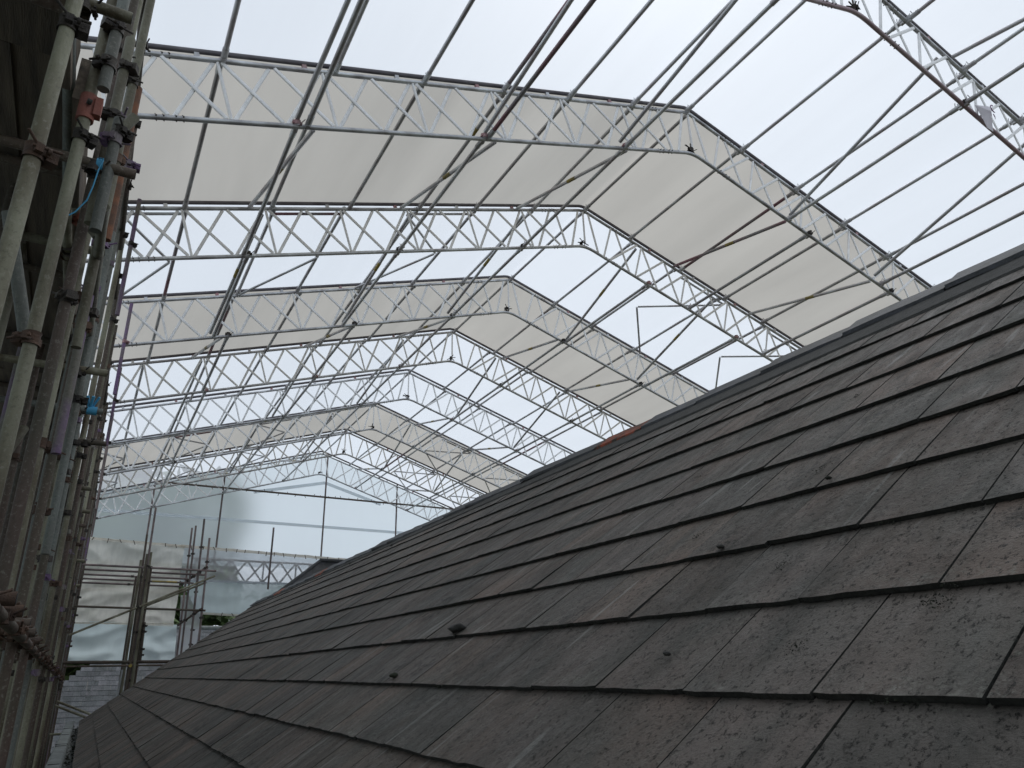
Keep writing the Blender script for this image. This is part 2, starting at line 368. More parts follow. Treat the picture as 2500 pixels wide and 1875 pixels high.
# ---------------------------------------------------------------- purlins and lower ledgers along the shed
rnd = random.Random(3)
def zt(dx, v):       # height of a chord at horizontal distance dx from the ridge line
    u = (dx-v*sa)/ca; return ZB-u*sa+v*ca
def bay_tube(parent, p0, p1, mt='purlin', claws=True, r=.0242, band=None):
    p0, p1 = V(p0), V(p1); a = (p1-p0).normalized()
    tb = MB().tube(p0+a*.05, p1-a*.05, r, 12).build('tube', M[mt], parent)
    if claws:
        for P, s in ((p0, 1), (p1, -1)):
            b = MB(); b.tube(P+a*s*.02, P+a*s*.16, r*1.25, 10); b.box(P+a*s*.035, (.020, .022, .040))
            b.tube(P+a*s*.05+V((0, 0, .02)), P+a*s*.05+V((.01, 0, .075)), .005, 5)
            b.tube(P+a*s*.09+V((0, 0, .02)), P+a*s*.075+V((-.015, 0, .07)), .005, 5)
            b.build('claw_end', M['purlin'], parent)
    if band is not None:
        P = p0.lerp(p1, band); MB().tube(P-a*.09, P+a*.09, r+.002, 12).build('yellow_tape_band', M['yellow'], parent)
    return tb
def side_word(dx): return 'left' if dx < 0 else 'right'
for i in range(-6, 7):
    dx = i*.985; x = XR+dx; v = .70
    z = zt(abs(dx), v) if i else ZB+.725
    lab = ('scaffold tube run along the very ridge under the sheeting' if i == 0 else
           '%s tube run %s of the ridge, tucked right under the roof sheeting' % (ORD[abs(i)-1], side_word(i)))
    t = thing('purlin', lab, 'purlin', (x, Y0-BAY, z), 'tube runs under the roof sheeting')
    for k in range(-1, 8):
        ya, yb = Y0+k*BAY, Y0+(k+1)*BAY
        mt = 'purlin'
        if (i, k) in ((-3, 0), (2, 1), (-5, 3), (-6, 2), (4, 5)): mt = 'red'
        jx = rnd.uniform(-.05, .05)
        bay_tube(t, (x+jx, ya, z-jx*math.tan(AL)*(1 if i > 0 else -1)), (x+jx, yb, z-jx*math.tan(AL)*(1 if i > 0 else -1)), mt, True, band=.3 if (i, k) in ((-2, 0), (-3, 1)) else None)
# lower ledgers: x position bay by bay
led = [('inner', -1, [5.0]+[5.05]*8), ('middle', -1, [3.05, 3.1, 3.05, 3.05, 3.25, 3.3, 3.3, 3.3, 3.3]), ('outer', -1, [1.1, 1.15, 1.05, 1.1, 1.3, 1.35, 1.35, 1.4, 1.4]),
       ('inner', 1, [7.95, 7.95, 8.35, 7.5, 7.45, 7.45, 7.45, 7.45, 7.45]), ('middle', 1, [9.8, 9.8, 10.02, 9.4, 9.3, 9.3, 9.3, 9.3, 9.3]), ('outer', 1, [11.5]*9)]
for nm, sd, xs in led:
    t = thing('ledger', '%s long tube run on the lower chords, %s half of the roof' % (nm, 'left' if sd < 0 else 'right'), 'ledger', (xs[0], Y0-BAY, zt(abs(xs[0]-XR), .03)), 'tube runs on the lower chords')
    for k in range(-1, 8):
        x = xs[k+1]; z = zt(abs(x-XR), .03)+.01
        mt = 'red' if (nm, sd, k) in (('middle', -1, 0), ('inner', 1, 6)) else 'purlin'
        bay_tube(t, (x, Y0+k*BAY, z), (x, Y0+(k+1)*BAY, z), mt)
    for k in range(0, 9):
        coupler(t, (xs[min(k+1, 8)], YT[k]-.03, zt(abs(xs[min(k+1, 8)]-XR), .03)+.02), math.pi/2, 'pink' if (k+sd) % 3 == 0 else 'dark_coupler')
# zig-zag braces between upper and lower chords
brace_x = {-5: 5.0, -3: 3.1, -1: 1.1, 1: 7.9, 3: 9.6}
for key, xb in brace_x.items():
    for k in range(-1, 8):
        if key > 0 and k in (1,): xb2 = xb+.15
        else: xb2 = xb
        if key > 0 and k >= 2: xb2 = xb-.45
        zl, zu = zt(abs(xb2-XR), .03)+.03, zt(abs(xb2-XR), .70)-.02
        near_low = (k % 2 == 1)
        xo = .12 if key < 0 else -.1
        p0 = V((xb2+xo, Y0+k*BAY, zl if near_low else zu)); p1 = V((xb2-xo*.5, Y0+(k+1)*BAY, zu if near_low else zl))
        place = {-5: 'inner left', -3: 'middle left', -1: 'outer left', 1: 'inner right', 3: 'middle right'}[key]
        where = 'before the nearest arch' if k < 0 else 'between the %s and %s arches' % (AR[k], AR[k+1])
        t = thing('brace_tube', 'slanting brace beside the %s lower tube run %s' % (place, where), 'brace', tuple(p0), 'slanting braces of the temporary roof')
        bay_tube(t, p0, p1, 'red' if (key, k) in ((1, 1),) else 'purlin', False, band=.45 if (key+k) % 2 == 0 or k == 2 else None)
# K-bracing in the plane of the sheeting
def top(dx, yy):
    return V((XR+dx, yy, zt(abs(dx), .66)))
cellsK = {2: ((-3.9, -2.95), (-4.87, -3.99), (-6.55, -5.95), (2.1, 3.05), (4.12, 5.02)), 6: ((-3.0, -2.1), (-4.9, -4.0), (-6.6, -5.9), (2.1, 3.05), (4.1, 5.0)), 7: ((-3.0, -2.1), (-4.9, -4.0), (-6.6, -5.9), (2.1, 3.05), (4.1, 5.0))}
for k, cells in cellsK.items():
    for ci, (a, c) in enumerate(cells):
        if ci == 0 and k == 2: a, c = -3.05, -2.1
        out, inn = (a, c) if a < 0 else (c, a)
        t = thing('bay_brace', 'V of bracing tubes, %s cell %s of the ridge, behind the %s arch' % (('upper', 'lower', 'lowest')[ci if a < 0 else ci-3], side_word(a), AR[k]), 'brace', tuple(top(inn, YT[k]+BAY/2)), 'V bracings of the sheeted bays')
        MB().tube(top(out, YT[k]+.10), top(inn, YT[k]+BAY/2), .019).build('tube', M['purlin'], t)
        MB().tube(top(inn, YT[k]+BAY/2+.04), top(out, YT[k+1]-.10), .019).build('tube', M['purlin'], t)
        MB().tube(top(out, YT[k]+.07), top(inn, YT[k]+.07), .019).build('tube', M['red' if ci == 1 else 'purlin'], t)

# ---------------------------------------------------------------- roof sheeting, bay by bay
def roof_sheet(k, material, label):
    ya, yb = Y0+k*BAY, Y0+(k+1)*BAY; nu, ny = 36, 8; b = MB(); vs = []
    rn = random.Random(50+k)
    for j in range(ny+1):
        f = j/ny; y = ya+(yb-ya)*f
        for i in range(-nu, nu+1):
            a = abs(i)/nu*7.45; sd = -1 if i < 0 else 1
            P = uvp(max(a, .0)-.23 if a > .25 else a*.1-.23, .79, sd, y) if i else V((XR, y, ZB+.79/ca))
            sag = math.sin(math.pi*f)*(.015+.010*noise.noise((i*.35, k*3., j*.5)))
            P.z -= sag; vs.append(P)
    w = 2*nu+1
    fs = [(j*w+i, j*w+i+1, (j+1)*w+i+1, (j+1)*w+i) for j in range(ny) for i in range(w-1)]
    b.add(vs, fs, True); o = b.build('roof_sheet', material); tag(o, label, 'roof sheet', 'sheet strips of the temporary roof'); return o
SH = {-2: ('clear', 'clear sheet strip of the roof behind and above the camera'), -1: ('clear', 'clear sheet strip in front of the nearest arch, top right corner'),
      0: ('clear', 'broad clear sheet strip between the nearest and second arches'), 1: ('grey', 'largest opaque grey sheet strip, between the second and third arches'),
      2: ('clear', 'clear sheet strip between the two larger grey strips'), 3: ('grey', 'middle opaque grey sheet strip, between the fourth and fifth arches'),
      4: ('clear', 'clear sheet strip just beyond the middle grey strip'), 5: ('clear', 'clear sheet strip just before the farthest grey strip'),
      6: ('grey', 'farthest and smallest opaque grey sheet strip'), 7: ('clear', 'last clear sheet strip, against the gable end')}
for k, (mm, lb) in SH.items(): roof_sheet(k, M[mm], lb)

# ---------------------------------------------------------------- gable end
YG = 23.85
def sheetgrid(name, P00, P10, P01, P11, nu, nv, material, amp, label, cat, parent=None, group=None, seed=0, nrm=V((0, 1, 0)), fs_=1.3, stretch=1.):
    b = MB(); vs = []
    P00, P10, P01, P11 = map(V, (P00, P10, P01, P11))
    for j in range(nv+1):
        for i in range(nu+1):
            a, c = i/nu, j/nv; P = (P00*(1-a)+P10*a)*(1-c)+(P01*(1-a)+P11*a)*c
            t1 = noise.noise((P.x*fs_*stretch+P.z*fs_*.6+seed, P.y*fs_, P.z*fs_*1.4-P.x*.5)); t2 = noise.noise((P.x*fs_*1.7-P.z*fs_*1.2+seed, P.y*2, P.z*fs_*1.5+P.x*.8+seed))
            q = (1-abs(t1)*2.4)*.9+(1-abs(t2)*2.6)*.5; vs.append(P+nrm*q*amp)
    w = nu+1
    b.add(vs, [(j*w+i, j*w+i+1, (j+1)*w+i+1, (j+1)*w+i) for j in range(nv) for i in range(nu)], True)
    o = b.build(name, material, parent)
    if label: tag(o, label, cat, group)
    return o
g = thing('gable_sheet', 'pale translucent sheeting closing the far gable end', 'sheeting', (XR, YG+.12, 3.6))
b = MB(); vs = []; nx = 60
for i in range(nx+1):
    x = -1.3+i*(15.0/nx); ztop = zt(abs(x-XR), .78)
    for j in range(9): vs.append(V((x, YG+.12+.02*noise.noise((x*.7, j*.6, 3)), 3.5+(ztop-3.5)*j/8)))
b.add(vs, [(i*9+j, (i+1)*9+j, (i+1)*9+j+1, i*9+j+1) for i in range(nx) for j in range(8)], True); b.build('sheet', M['gable'], g)
def strip(parent, pts, w, y, name='seam_tape'):
    b = MB()
    for p, q in zip(pts, pts[1:]):
        p, q = V((p[0], y, p[1])), V((q[0], y, q[1])); n_ = V((0, 1, 0)).cross((q-p).normalized())
        b.box((p+q)/2, ((q-p).length/2, .004, w/2), ((q-p).normalized(), V((0, 1, 0)), n_))
    b.build(name, M['tape'], parent)
strip(g, [(-.6, 4.88), (13, 4.86)], .09, YG+.07)
strip(g, [(4.2, 5.80), (6.44, 6.33)], .10, YG+.07); strip(g, [(6.44, 6.33), (8.4, 5.78)], .10, YG+.07)
for i, (x, zt_, nm) in enumerate(((1.36, 5.85, 'leftmost gable post, beside the tall scaffold pole'), (3.28, 6.45, 'gable post left of the middle one'), (6.46, 7.3, 'middle gable post standing under the ridge'), (8.95, 6.5, 'gable post rising from behind the slate roof'))):
    t = thing('gable_post', nm, 'post', (x, YG, 3.5), 'upright posts of the gable end')
    MB().tube((x, YG, 3.3), (x, YG, zt_), .027).build('tube', M['far_tube'], t)
    coupler(t, (x, YG-.03, 5.82), 0, 'dark_coupler')
t = thing('gable_rail', 'dark horizontal tube across the gable end below the farthest arch', 'rail', (1.3, YG-.05, 5.82))
MB().tube((1.3, YG-.05, 5.82), (12.5, YG-.05, 5.82), .03).build('tube', M['std_brown'], t)
rn = random.Random(5)
for i in range(44):
    x = 1.5+i*.25+rn.uniform(-.07, .07); MB().tube((x, YG-.05, 5.82), (x+rn.uniform(-.05, .05), YG-.05, 5.82+rn.choice((-1, 1))*rn.uniform(.04, .09)), .010, 5).build('tie_string', M['std_brown'], t)
# side curtain on the left outside the scaffold and on the far right
sheetgrid('side_curtain', (-2.05, -3, 4.6), (-2.05, 24, 4.6), (-2.05, -3, .15), (-2.05, 24, .15), 60, 14, M['sidewall'], .06, 'whitish sheeting hung behind the left scaffold, seen in slivers between poles', 'sheeting', nrm=V((1, 0, 0)), seed=3)

# ---------------------------------------------------------------- far cloth screens, lattice beam, far scaffold
YC = 22.8
c1 = thing('cloth_screen', 'dirty beige cloth screen hung below the gable sheeting, left part', 'cloth screen', (1.2, YC, .8), 'cloth screens under the gable')
sheetgrid('upper_cloth', (-.9, YC, 3.90), (2.3, YC, 3.80), (-.9, YC, 2.55), (2.3, YC, 2.50), 50, 26, M['cloth'], .09, None, None, c1, seed=1, stretch=.6, fs_=1.6)
sheetgrid('middle_cloth', (-.9, YC+.03, 2.62), (2.32, YC+.03, 2.58), (-.9, YC+.03, 1.75), (2.3, YC+.03, 1.66), 50, 20, M['cloth'], .09, None, None, c1, seed=11, stretch=.5, fs_=1.6)
sheetgrid('lower_cloth', (-.9, YC+.06, 1.80), (2.4, YC+.06, 1.72), (-.9, YC+.06, .78), (2.45, YC+.06, .78), 50, 20, M['tarp'], .10, None, None, c1, seed=21, stretch=.5, fs_=1.2)
b = MB(); b.sweep([(-.9+i*.2, YC-.03, 3.90-.006*i+.015*noise.noise((i*.8, 1, 1))) for i in range(17)], .035, 8); b.build('rolled_hem', M['cloth'], c1)
b = MB(); b.sweep([(-.9+i*.2, YC-.02, 1.72+.012*noise.noise((i*.8, 7, 1))) for i in range(17)], .02, 8); b.build('rolled_hem', M['cloth'], c1)
c2 = thing('cloth_screen', 'thin hazy cloth screen right of the beige one, lattice beam showing through it', 'cloth screen', (4.6, YC, 2.0), 'cloth screens under the gable')
sheetgrid('upper_cloth', (2.3, YC, 3.80), (7.3, YC, 3.66), (2.3, YC, 2.86), (7.3, YC, 2.88), 70, 20, M['cloth2'], .08, None, None, c2, seed=31, fs_=1.6)
sheetgrid('lower_cloth', (2.32, YC+.05, 2.90), (7.3, YC+.05, 2.92), (2.9, YC+.05, 2.0), (7.3, YC+.05, 1.85), 70, 16, M['tarp'], .04, None, None, c2, seed=41)
b = MB(); b.sweep([(2.2+i*.2, YC-.03, 3.81-.0058*i+.02*noise.noise((i*.8, 3, 1))) for i in range(26)], .04, 8); b.build('rolled_hem', M['cloth'], c2)
b = MB(); b.sweep([(2.4+i*.2, YC-.01, 2.89+.01*noise.noise((i*.8, 4, 1))) for i in range(25)], .03, 8); b.build('rolled_hem', M['cloth2'], c2)
b = MB(); b.sweep([(2.9+i*.2, YC+.02, 2.02-.008*i) for i in range(22)], .03, 8); b.build('rolled_hem', M['cloth'], c2)
c3 = thing('cloth_flap', 'narrow pale cloth flap hanging right of the far tower poles', 'cloth', (2.7, YC-.3, 1.4))
sheetgrid('flap', (2.35, YC-.3, 2.45), (2.95, YC-.3, 2.45), (2.5, YC-.3, .78), (2.9, YC-.3, 1.2), 10, 24, M['cloth2'], .05, None, None, c3, seed=51)
for pr_, xa, xb, za, sl_ in ((c1, -.8, 2.2, 3.90, .03), (c2, 2.4, 7.0, 3.81, .029), (c2, 3.1, 7.0, 2.02, .04)):
    rn = random.Random(int(xb*10)); x = xa
    while x < xb:
        x += rn.uniform(.22, .42); z = za-(x-xa)*sl_; q = rn.uniform(-.06, .06)
        MB().tube((x, YC-.08, z+.03), (x+q, YC-.09, z-rn.uniform(.05, .10)), .011, 5).build('tie_string', M['std_brown'], pr_)
lb = thing('lattice_beam', 'lattice beam seen hazily through the thin cloth screen', 'beam', (4.8, 23.35, 3.0))
for z in (2.95, 3.58): MB().tube((2.6, 23.35, z), (9, 23.35, z-.02), .03).build('chord', M['far_tube'], lb)
for i in range(13):
    x = 2.7+i*.48
    for s_ in (-1, 1): MB().tube((x+.24-s_*.23, 23.35+s_*.02, 2.97), (x+.24+s_*.23, 23.35+s_*.02, 3.56), .026, 8).build('web_diagonal', M['far_tube'], lb)
    if i % 2 == 0: MB().tube((x, 23.35, 2.97), (x, 23.35, 3.56), .026, 8).build('web_post', M['far_tube'], lb)
t = thing('short_post', 'short dark pole sticking up above the thin cloth screen', 'pole', (4.7, 22.6, 2.85)); MB().tube((4.66, 22.65, 2.7), (4.66, 22.65, 4.48), .027).build('tube', M['far_tube'], t)

FT = 'tubes of the far scaffold tower'
def far_tube(p, q, lab, mt='far_tube', r=.0242, cps=(), name='scaffold_tube', cat='scaffold tube'):
    t = thing(name, lab, cat, p, FT); MB().tube(p, q, r, 10).build('tube', M[mt], t)
    for c in cps: coupler(t, V(p).lerp(V(q), c), random.Random(c).uniform(0, 3), 'dark_coupler')
    return t
far_tube((1.205, 19.0, -.45), (1.18, 19.0, 4.02), 'tallest pole of the packed far tower post, front', 'far_tube', cps=(.63, .7, .16))
far_tube((1.15, 19.05, -.45), (1.105, 19.35, 3.45), 'shorter dark pole left of the tallest far tower pole', 'std_brown', cps=(.75,))
far_tube((1.262, 19.02, -.45), (1.235, 19.02, 3.0), 'green-brown pole ending at the top rail of the far tower', 'std', cps=(.8, .45))
far_tube((1.31, 19.1, -.45), (1.28, 19.1, 2.7), 'brown pole on the right of the packed far tower post', 'std_brown', .03)
far_tube((1.10, 19.6, -.45), (1.08, 19.6, 2.9), 'pole at the back left of the packed far tower post', 'std', .03)
far_tube((1.08, 20.2, -.45), (1.06, 20.2, 2.6), 'second pole back in the packed far tower post', 'std_brown')
far_tube((1.165, 18.98, -.45), (1.15, 18.98, 2.95), 'brown pole in the middle of the packed far tower post', 'std_brown', .028, cps=(.5,))
far_tube((1.245, 18.96, -.45), (1.225, 18.96, 2.62), 'dark pole strapped to the front of the packed far tower post', 'std', .03)
far_tube((1.345, 19.0, .66), (1.315, 19.0, 1.47), 'short red-brown tube with clamps right of the packed tower post', 'std_brown', cps=(.15, .3, .75, .9))
for i, (x, y, z0, z1, lb_) in enumerate(((2.44, 19.0, .6, 3.4, 'front right corner pole of the far tower'), (2.33, 19.5, .5, 3.95, 'tallest of the right-hand poles of the far tower'), (2.28, 20.6, .4, 3.98, 'thin pole third from the front on the right side of the far tower'), (2.27, 21.3, .4, 4.05, 'rearmost thin pole on the right side of the far tower'), (2.40, 20.0, .5, 2.7, 'lower clamped pole second from the front right of the far tower'))):
    far_tube((x+.06, y, z0), (x, y, z1), lb_, 'far_tube', cps=(.35, .8) if i != 4 else (.1, .25, .4, .6, .8))
for i, (y, xr_, lb_) in enumerate(((19.0, 2.68, 'front top rail of the far tower, sticking out right'), (19.75, 2.56, 'second top rail back of the far tower'), (20.6, 2.25, 'third top rail back of the far tower'), (21.4, 2.5, 'fourth top rail of the far tower, partly yellow'), (22.2, 2.3, 'rearmost top rail of the far tower'))):
    t = far_tube((-.55, y, 2.66), (xr_, y, 2.64), lb_, 'far_tube', cps=(.55,))
    if i == 3: MB().tube((1.5, y, 2.65), (2.1, y, 2.648), .026, 10).build('yellow_part', M['yellow'], t)
far_tube((2.44, 18.8, 2.70), (2.30, 22.4, 2.70), 'rusty top rail running back along the right of the far tower', 'rust', cps=(.06, .3, .5, .75, .95))
far_tube((2.44, 18.8, 1.76), (2.28, 21.6, 1.60), 'rusty lower rail running back along the right of the far tower', 'rust', cps=(.06, .4, .7, .95))
far_tube((-.55, 19.0, 1.78), (2.55, 19.0, 1.74), 'single front rail half way up the far tower', 'std_brown', cps=(.55,))
far_tube((-.1, 18.95, 1.18), (2.66, 18.95, 2.52), 'long slanting brace across the front of the far tower', 'std', cps=(.45,))
far_tube((1.25, 19.06, 1.80), (2.5, 19.06, 2.38), 'shorter brace just below the long slanting one', 'std')
far_tube((-.6, 19.0, .64), (2.6, 19.0, .64), 'thick dark rail across the foot of the far tower', 'std_brown', .036, cps=(.56, .6))
far_tube((-.6, 18.97, .56), (2.6, 18.97, .57), 'thinner tube strapped under the thick foot rail of the far tower', 'std_brown', .02)
b = MB(); b.tube((1.16, 18.92, .565), (1.16, 18.88, .565), .035, 12); tag(b.build('yellow_cap', M['yellow']), 'small round yellow cap on the foot rail of the far tower', 'cap')
far_tube((-.10, 18.9, -.10), (1.05, 18.9, -.58), 'upper of two slanting tubes crossing before the far slates', 'std')
far_tube((-.14, 18.8, -.17), (.95, 18.8, -.62), 'lower of two slanting tubes crossing before the far slates', 'std')
far_tube((-.5, 18.9, -.72), (1.2, 18.9, -.70), 'horizontal greenish tube at the foot of the far slates', 'std', .02)
b = MB(); b.tube((1.06, 19.6, .5), (1.02, 19.6, -.9), .02, 8); tag(b.build('drain_pipe', M['pvc']), 'thin pale pipe hanging left of the packed tower post', 'pipe')

# ---------------------------------------------------------------- slated roofs
def slate_field(mb, tone, uvs, P, ny0, ny1, tails, w, thick=.0118, lift=.0180, fine=0., seed=0, clip=None, phase=None):
    """P(s, y, n) -> point; s runs up the slope in metres, y along the eave, n off the surface"""
    rn = random.Random(seed)
    for k, s0 in enumerate(tails[:-1]):
        s1 = tails[k+1]+.045
        ph = (phase(k) if phase else (k % 2)*.5*w)
        j = 0; y = ny0-ph
        while y < ny1:
            ww = w*rn.uniform(.93, 1.07); gp = .002 if y < 5 else .0012; ya, yb = y+gp, y+ww-gp; y += ww
            if clip and not clip(s0, (ya+yb)/2): continue
            ya = max(ya, ny0-.3)
            if yb > ny1: yb = ny1+rn.uniform(0, .012)
            n = 9 if fine and (ya < fine) else 2
            lf = lift+rn.uniform(-.0015, .003); tw = rn.uniform(-.0015, .0015); sj = rn.uniform(-.0016, .0016)
            tone_ = (rn.random(), rn.random(), rn.random())
            vs = []; st = []
            for i in range(n):
                a = i/(n-1); yy = ya+(yb-ya)*a
                e = s0+sj+(noise.fractal((yy*23, s0*9, seed), .8, 2, 3)*.004 if n > 2 else 0)
                if n > 2 and i in (0, n-1) and rn.random() < .16: e += rn.uniform(.002, .009)
                jl = (rn.uniform(0, .0018) if i == 0 else -rn.uniform(0, .0018) if i == n-1 else 0)
                nt = lf+tw*(a-.5)*2
                vs += [P(e, yy+jl, nt), P(e+.001, yy+jl, nt-thick), P(s1, yy, .003), P(s1, yy, -.004)]
                st += [(yy, e), (yy, e), (yy, s1), (yy, s1)]
            o = len(mb.v); F = []; MI = []
            for i in range(n-1):
                a0, c0 = 4*i, 4*(i+1)
                F += [(a0, c0, c0+2, a0+2), (a0+1, c0+1, c0, a0)]
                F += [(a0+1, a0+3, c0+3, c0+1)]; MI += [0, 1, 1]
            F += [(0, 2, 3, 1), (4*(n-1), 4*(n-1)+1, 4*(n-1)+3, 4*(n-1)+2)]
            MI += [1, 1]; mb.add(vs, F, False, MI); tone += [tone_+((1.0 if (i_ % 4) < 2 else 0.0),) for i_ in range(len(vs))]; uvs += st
def finish_slates(mb, tone, uvs, name, material, parent):
    o = mb.build(name, material, parent); me = o.data
    at = me.attributes.new('tone', 'FLOAT_COLOR', 'POINT'); at.data.foreach_set('color', [c for t_ in tone for c in t_])
    uvl = me.uv_layers.new(name='UVMap'); co = [0]*(2*len(me.loops))
    for lp in me.loops: co[2*lp.index], co[2*lp.index+1] = uvs[lp.vertex_index]
    uvl.data.foreach_set('uv', co); return o

EX, EZ, SL, YV = .37925, -.49395, 4.10, 18.5
def pitch(y): return R(35.45+(36.52-35.45)*min(1, max(0, (y-1.5)/(YV-1.5))))
NF = [0, .0607, .1308, .1985, .259, .3257, .39, .4625, .5449, .61, .6839, .7685, .84, .9119, .956, 1]      # course lines at the far verge
NN = [-.10, -.045, .012, .072, .130, .195, .265, .335, .405, .48, .56, .645, .73, .815, .906, 1.0]             # and near the camera: the courses fan out a little
def fan(t, y):
    for i in range(15):
        if t <= NF[i+1] or i == 14:
            a = (t-NF[i])/(NF[i+1]-NF[i]); tn = NN[i]+a*(NN[i+1]-NN[i]); break
    f = (y-1.3)/17.2
    return tn+(t-tn)*f
def roofP(s, y, n):
    s = fan(s/SL, y)*SL
    b_ = pitch(y); c, s_ = math.cos(b_), math.sin(b_)
    wob = .010*noise.noise((y*.22, s*.5, 2.0))*min(1, s)
    return V((EX+s*c-(n+wob)*s_, y, EZ+s*s_+(n+wob)*c))
house = thing('slate_roofed_house', 'old house whose dark slate roof fills the lower right', 'house', (EX, 6, EZ-5.5))
tl = NF[:14]+[.965]
mb, tone, uvs = MB(), [], []
slate_field(mb, tone, uvs, roofP, 6.46, YV, [a*SL for a in tl], .29, fine=9., seed=14, phase=lambda k: 0)
slate_field(mb, tone, uvs, roofP, -1.6, 6.44, [a*SL for a in tl], .29, fine=9., seed=4, phase=lambda k: {3: .10, 4: .24, 5: .12, 6: .26}.get(k, (k % 2)*.145+.03))
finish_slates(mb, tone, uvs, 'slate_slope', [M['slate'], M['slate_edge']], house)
RXZ = [(EX+SL*math.cos(pitch(y)), EZ+SL*math.sin(pitch(y))) for y in (-1.6, YV)]
def rearP(s, y, n):
    b_ = pitch(y); c, s_ = math.cos(b_), math.sin(b_); rx, rz = EX+SL*.985*c, EZ+SL*.985*s_
    dd = SL*.985-s; return V((rx+dd*c+n*s_, y, rz-dd*s_+n*c))
mb, tone, uvs = MB(), [], []
slate_field(mb, tone, uvs, rearP, -1.6, YV, [a*SL*.98 for a in tl], .29, seed=9)
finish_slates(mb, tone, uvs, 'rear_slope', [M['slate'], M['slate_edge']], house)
# roof deck under the slates
b = MB()
ys = [-1.6+i*(YV+1.58)/20 for i in range(21)]; vs = []
for y in ys:
    for P in (roofP(.02, y, -.012), roofP(SL*.975, y, -.010), roofP(SL*.975, y, -.10), roofP(.05, y, -.10)): vs.append(P)
F = []
for i in range(20):
    for k in range(4): F.append((4*i+k, 4*i+(k+1) % 4, 4*i+4+(k+1) % 4, 4*i+4+k))
F += [(0, 1, 2, 3), (83, 82, 81, 80)]; b.add(vs, F); b.build('roof_deck', M['hole'], house)
# ridge tiles
def ridge_tile(y0, y1, material, name='ridge_tile', dz=0., yaw=0.):
    b = MB(); n = 8; pr = []
    W_ = .225
    for y in [y0+(y1-y0)*i/n for i in range(n+1)]:
        bb = pitch(y); rx, rz = EX+SL*.985*math.cos(bb), EZ+SL*.985*math.sin(bb)
        ap = V((rx+yaw*(y-y0), y, rz+.040+dz+.013*(y-y0)/(y1-y0)+.004*noise.noise((y*5, 1, 1))))
        a = bb*.97; ring = []
        for sd in (-1, 1): ring.append(ap+V((sd*W_*math.cos(a), 0, -W_*math.sin(a)-0)))
        top_l = [ring[0], ap+V((-.03, 0, -.016)), ap+V((0, 0, -.004)), ap+V((.03, 0, -.016)), ring[1]]
        low = [p-V((0, 0, .024)) for p in top_l]
        pr.append(top_l+low[::-1])
    m_ = len(pr[0]); vs = [p for r in pr for p in r]; F = []
    for i in range(n):
        for k in range(m_): F.append((i*m_+k, i*m_+(k+1) % m_, (i+1)*m_+(k+1) % m_, (i+1)*m_+k))
    F += [tuple(range(m_))[::-1], tuple(range(n*m_, (n+1)*m_))]
    b.add(vs, F); return b.build(name, material, house)
rn = random.Random(12); y = -1.25; i = 0
while y < YV-.1:
    L_ = .6; y1 = min(y+L_-.008, YV+.02)
    terr = (3.9 < y+.3 < 4.9) or (12.6 < y+.3 < 13.2) or (15.6 < y+.3 < 16.2)
    o = ridge_tile(y, y1, M['terracotta'] if terr else M['ridge'], dz=rn.uniform(-.008, .008), yaw=rn.uniform(-.02, .02))
    if terr: o['label'] = 'orange terracotta ridge tile with flaked face'
    y += L_; i += 1
b = MB(); vs = []; F = []                                   # mortar bed under the ridge tiles
ys = [-1.4+i*.1 for i in range(int((YV+1.4)/.1)+1)]
for j, y in enumerate(ys):
    s_ = SL*.985-.206+.006*noise.noise((y*3.1, 2, 5)); vs += [roofP(s_, y, .004), roofP(s_+.012, y, .024), roofP(SL*.98, y, .020)]
for j in range(len(ys)-1):
    for k in range(2): F.append((3*j+k, 3*j+3+k, 3*j+4+k, 3*j+1+k))
b.add(vs, F); b.build('mortar_bed', M['mortar'], house)
                                                    # mortar pats at the ridge joints
for y in [-.65+i*.6 for i in range(31)]:
    if rn.random() < .3:
        b = MB()
        P = roofP(SL*.985-.222+rn.uniform(-.01, .01), y+rn.uniform(-.04, .04), .012)
        for q in range(5): b.tube(P+V((rn.uniform(-.03, .03), rn.uniform(-.05, .05), rn.uniform(-.01, .01))), P+V((rn.uniform(-.03, .03), rn.uniform(-.05, .05), rn.uniform(0, .012))), .009, 6)
        b.build('mortar_pat', M['mortar'], house)
# walls of the house
b = MB(); b.box(((EX+.35+3.55+3.1)/2, YV/2-.8, -3.5), ((6.55-.35)/2, (YV+1.4)/2-.15, 2.52)); b.build('wall', M['wall'], house)
b = MB(); vs = [V((EX+.36, YV-.22, -1.0)), V((EX+6.2, YV-.22, -1.0)), V((EX+3.3, YV-.22, 1.70)), V((EX+.36, YV-.30, -1.0)), V((EX+6.2, YV-.30, -1.0)), V((EX+3.3, YV-.30, 1.70))]
b.add(vs, [(0, 2, 1), (3, 4, 5), (0, 1, 4, 3), (1, 2, 5, 4), (2, 0, 3, 5)]); b.build('gable_wall', M['wall'], house)
# stone gutter
gx = lambda y: roofP(0, y, 0).x-.235
gz = lambda y: roofP(0, y, 0).z+.012
gt_pts = []
b = MB(); vs = []; F = []; ys = [1.0+i*.25 for i in range(71)]
for y in ys:
    x0 = gx(y); jg = .006*noise.noise((y*3, 0, 0)); zt_ = gz(y)+.008*noise.noise((y*1.7, 3, 0)); ex_ = x0+.31; zb_ = zt_-.27
    prof = [(x0, zb_), (x0-.005+jg, zt_-.02), (x0+.015, zt_), (x0+.12, zt_+.004), (x0+.135+jg, zt_-.012), (x0+.138, zt_-.13), (ex_, zt_-.13), (ex_, zb_)]
    vs += [V((px, y, pz)) for px, pz in prof]
for j in range(len(ys)-1):
    for k in range(8): F.append((8*j+k, 8*j+(k+1) % 8, 8*j+8+(k+1) % 8, 8*j+8+k))
F += [tuple(range(8))[::-1], tuple(range(8*(len(ys)-1), 8*len(ys)))]
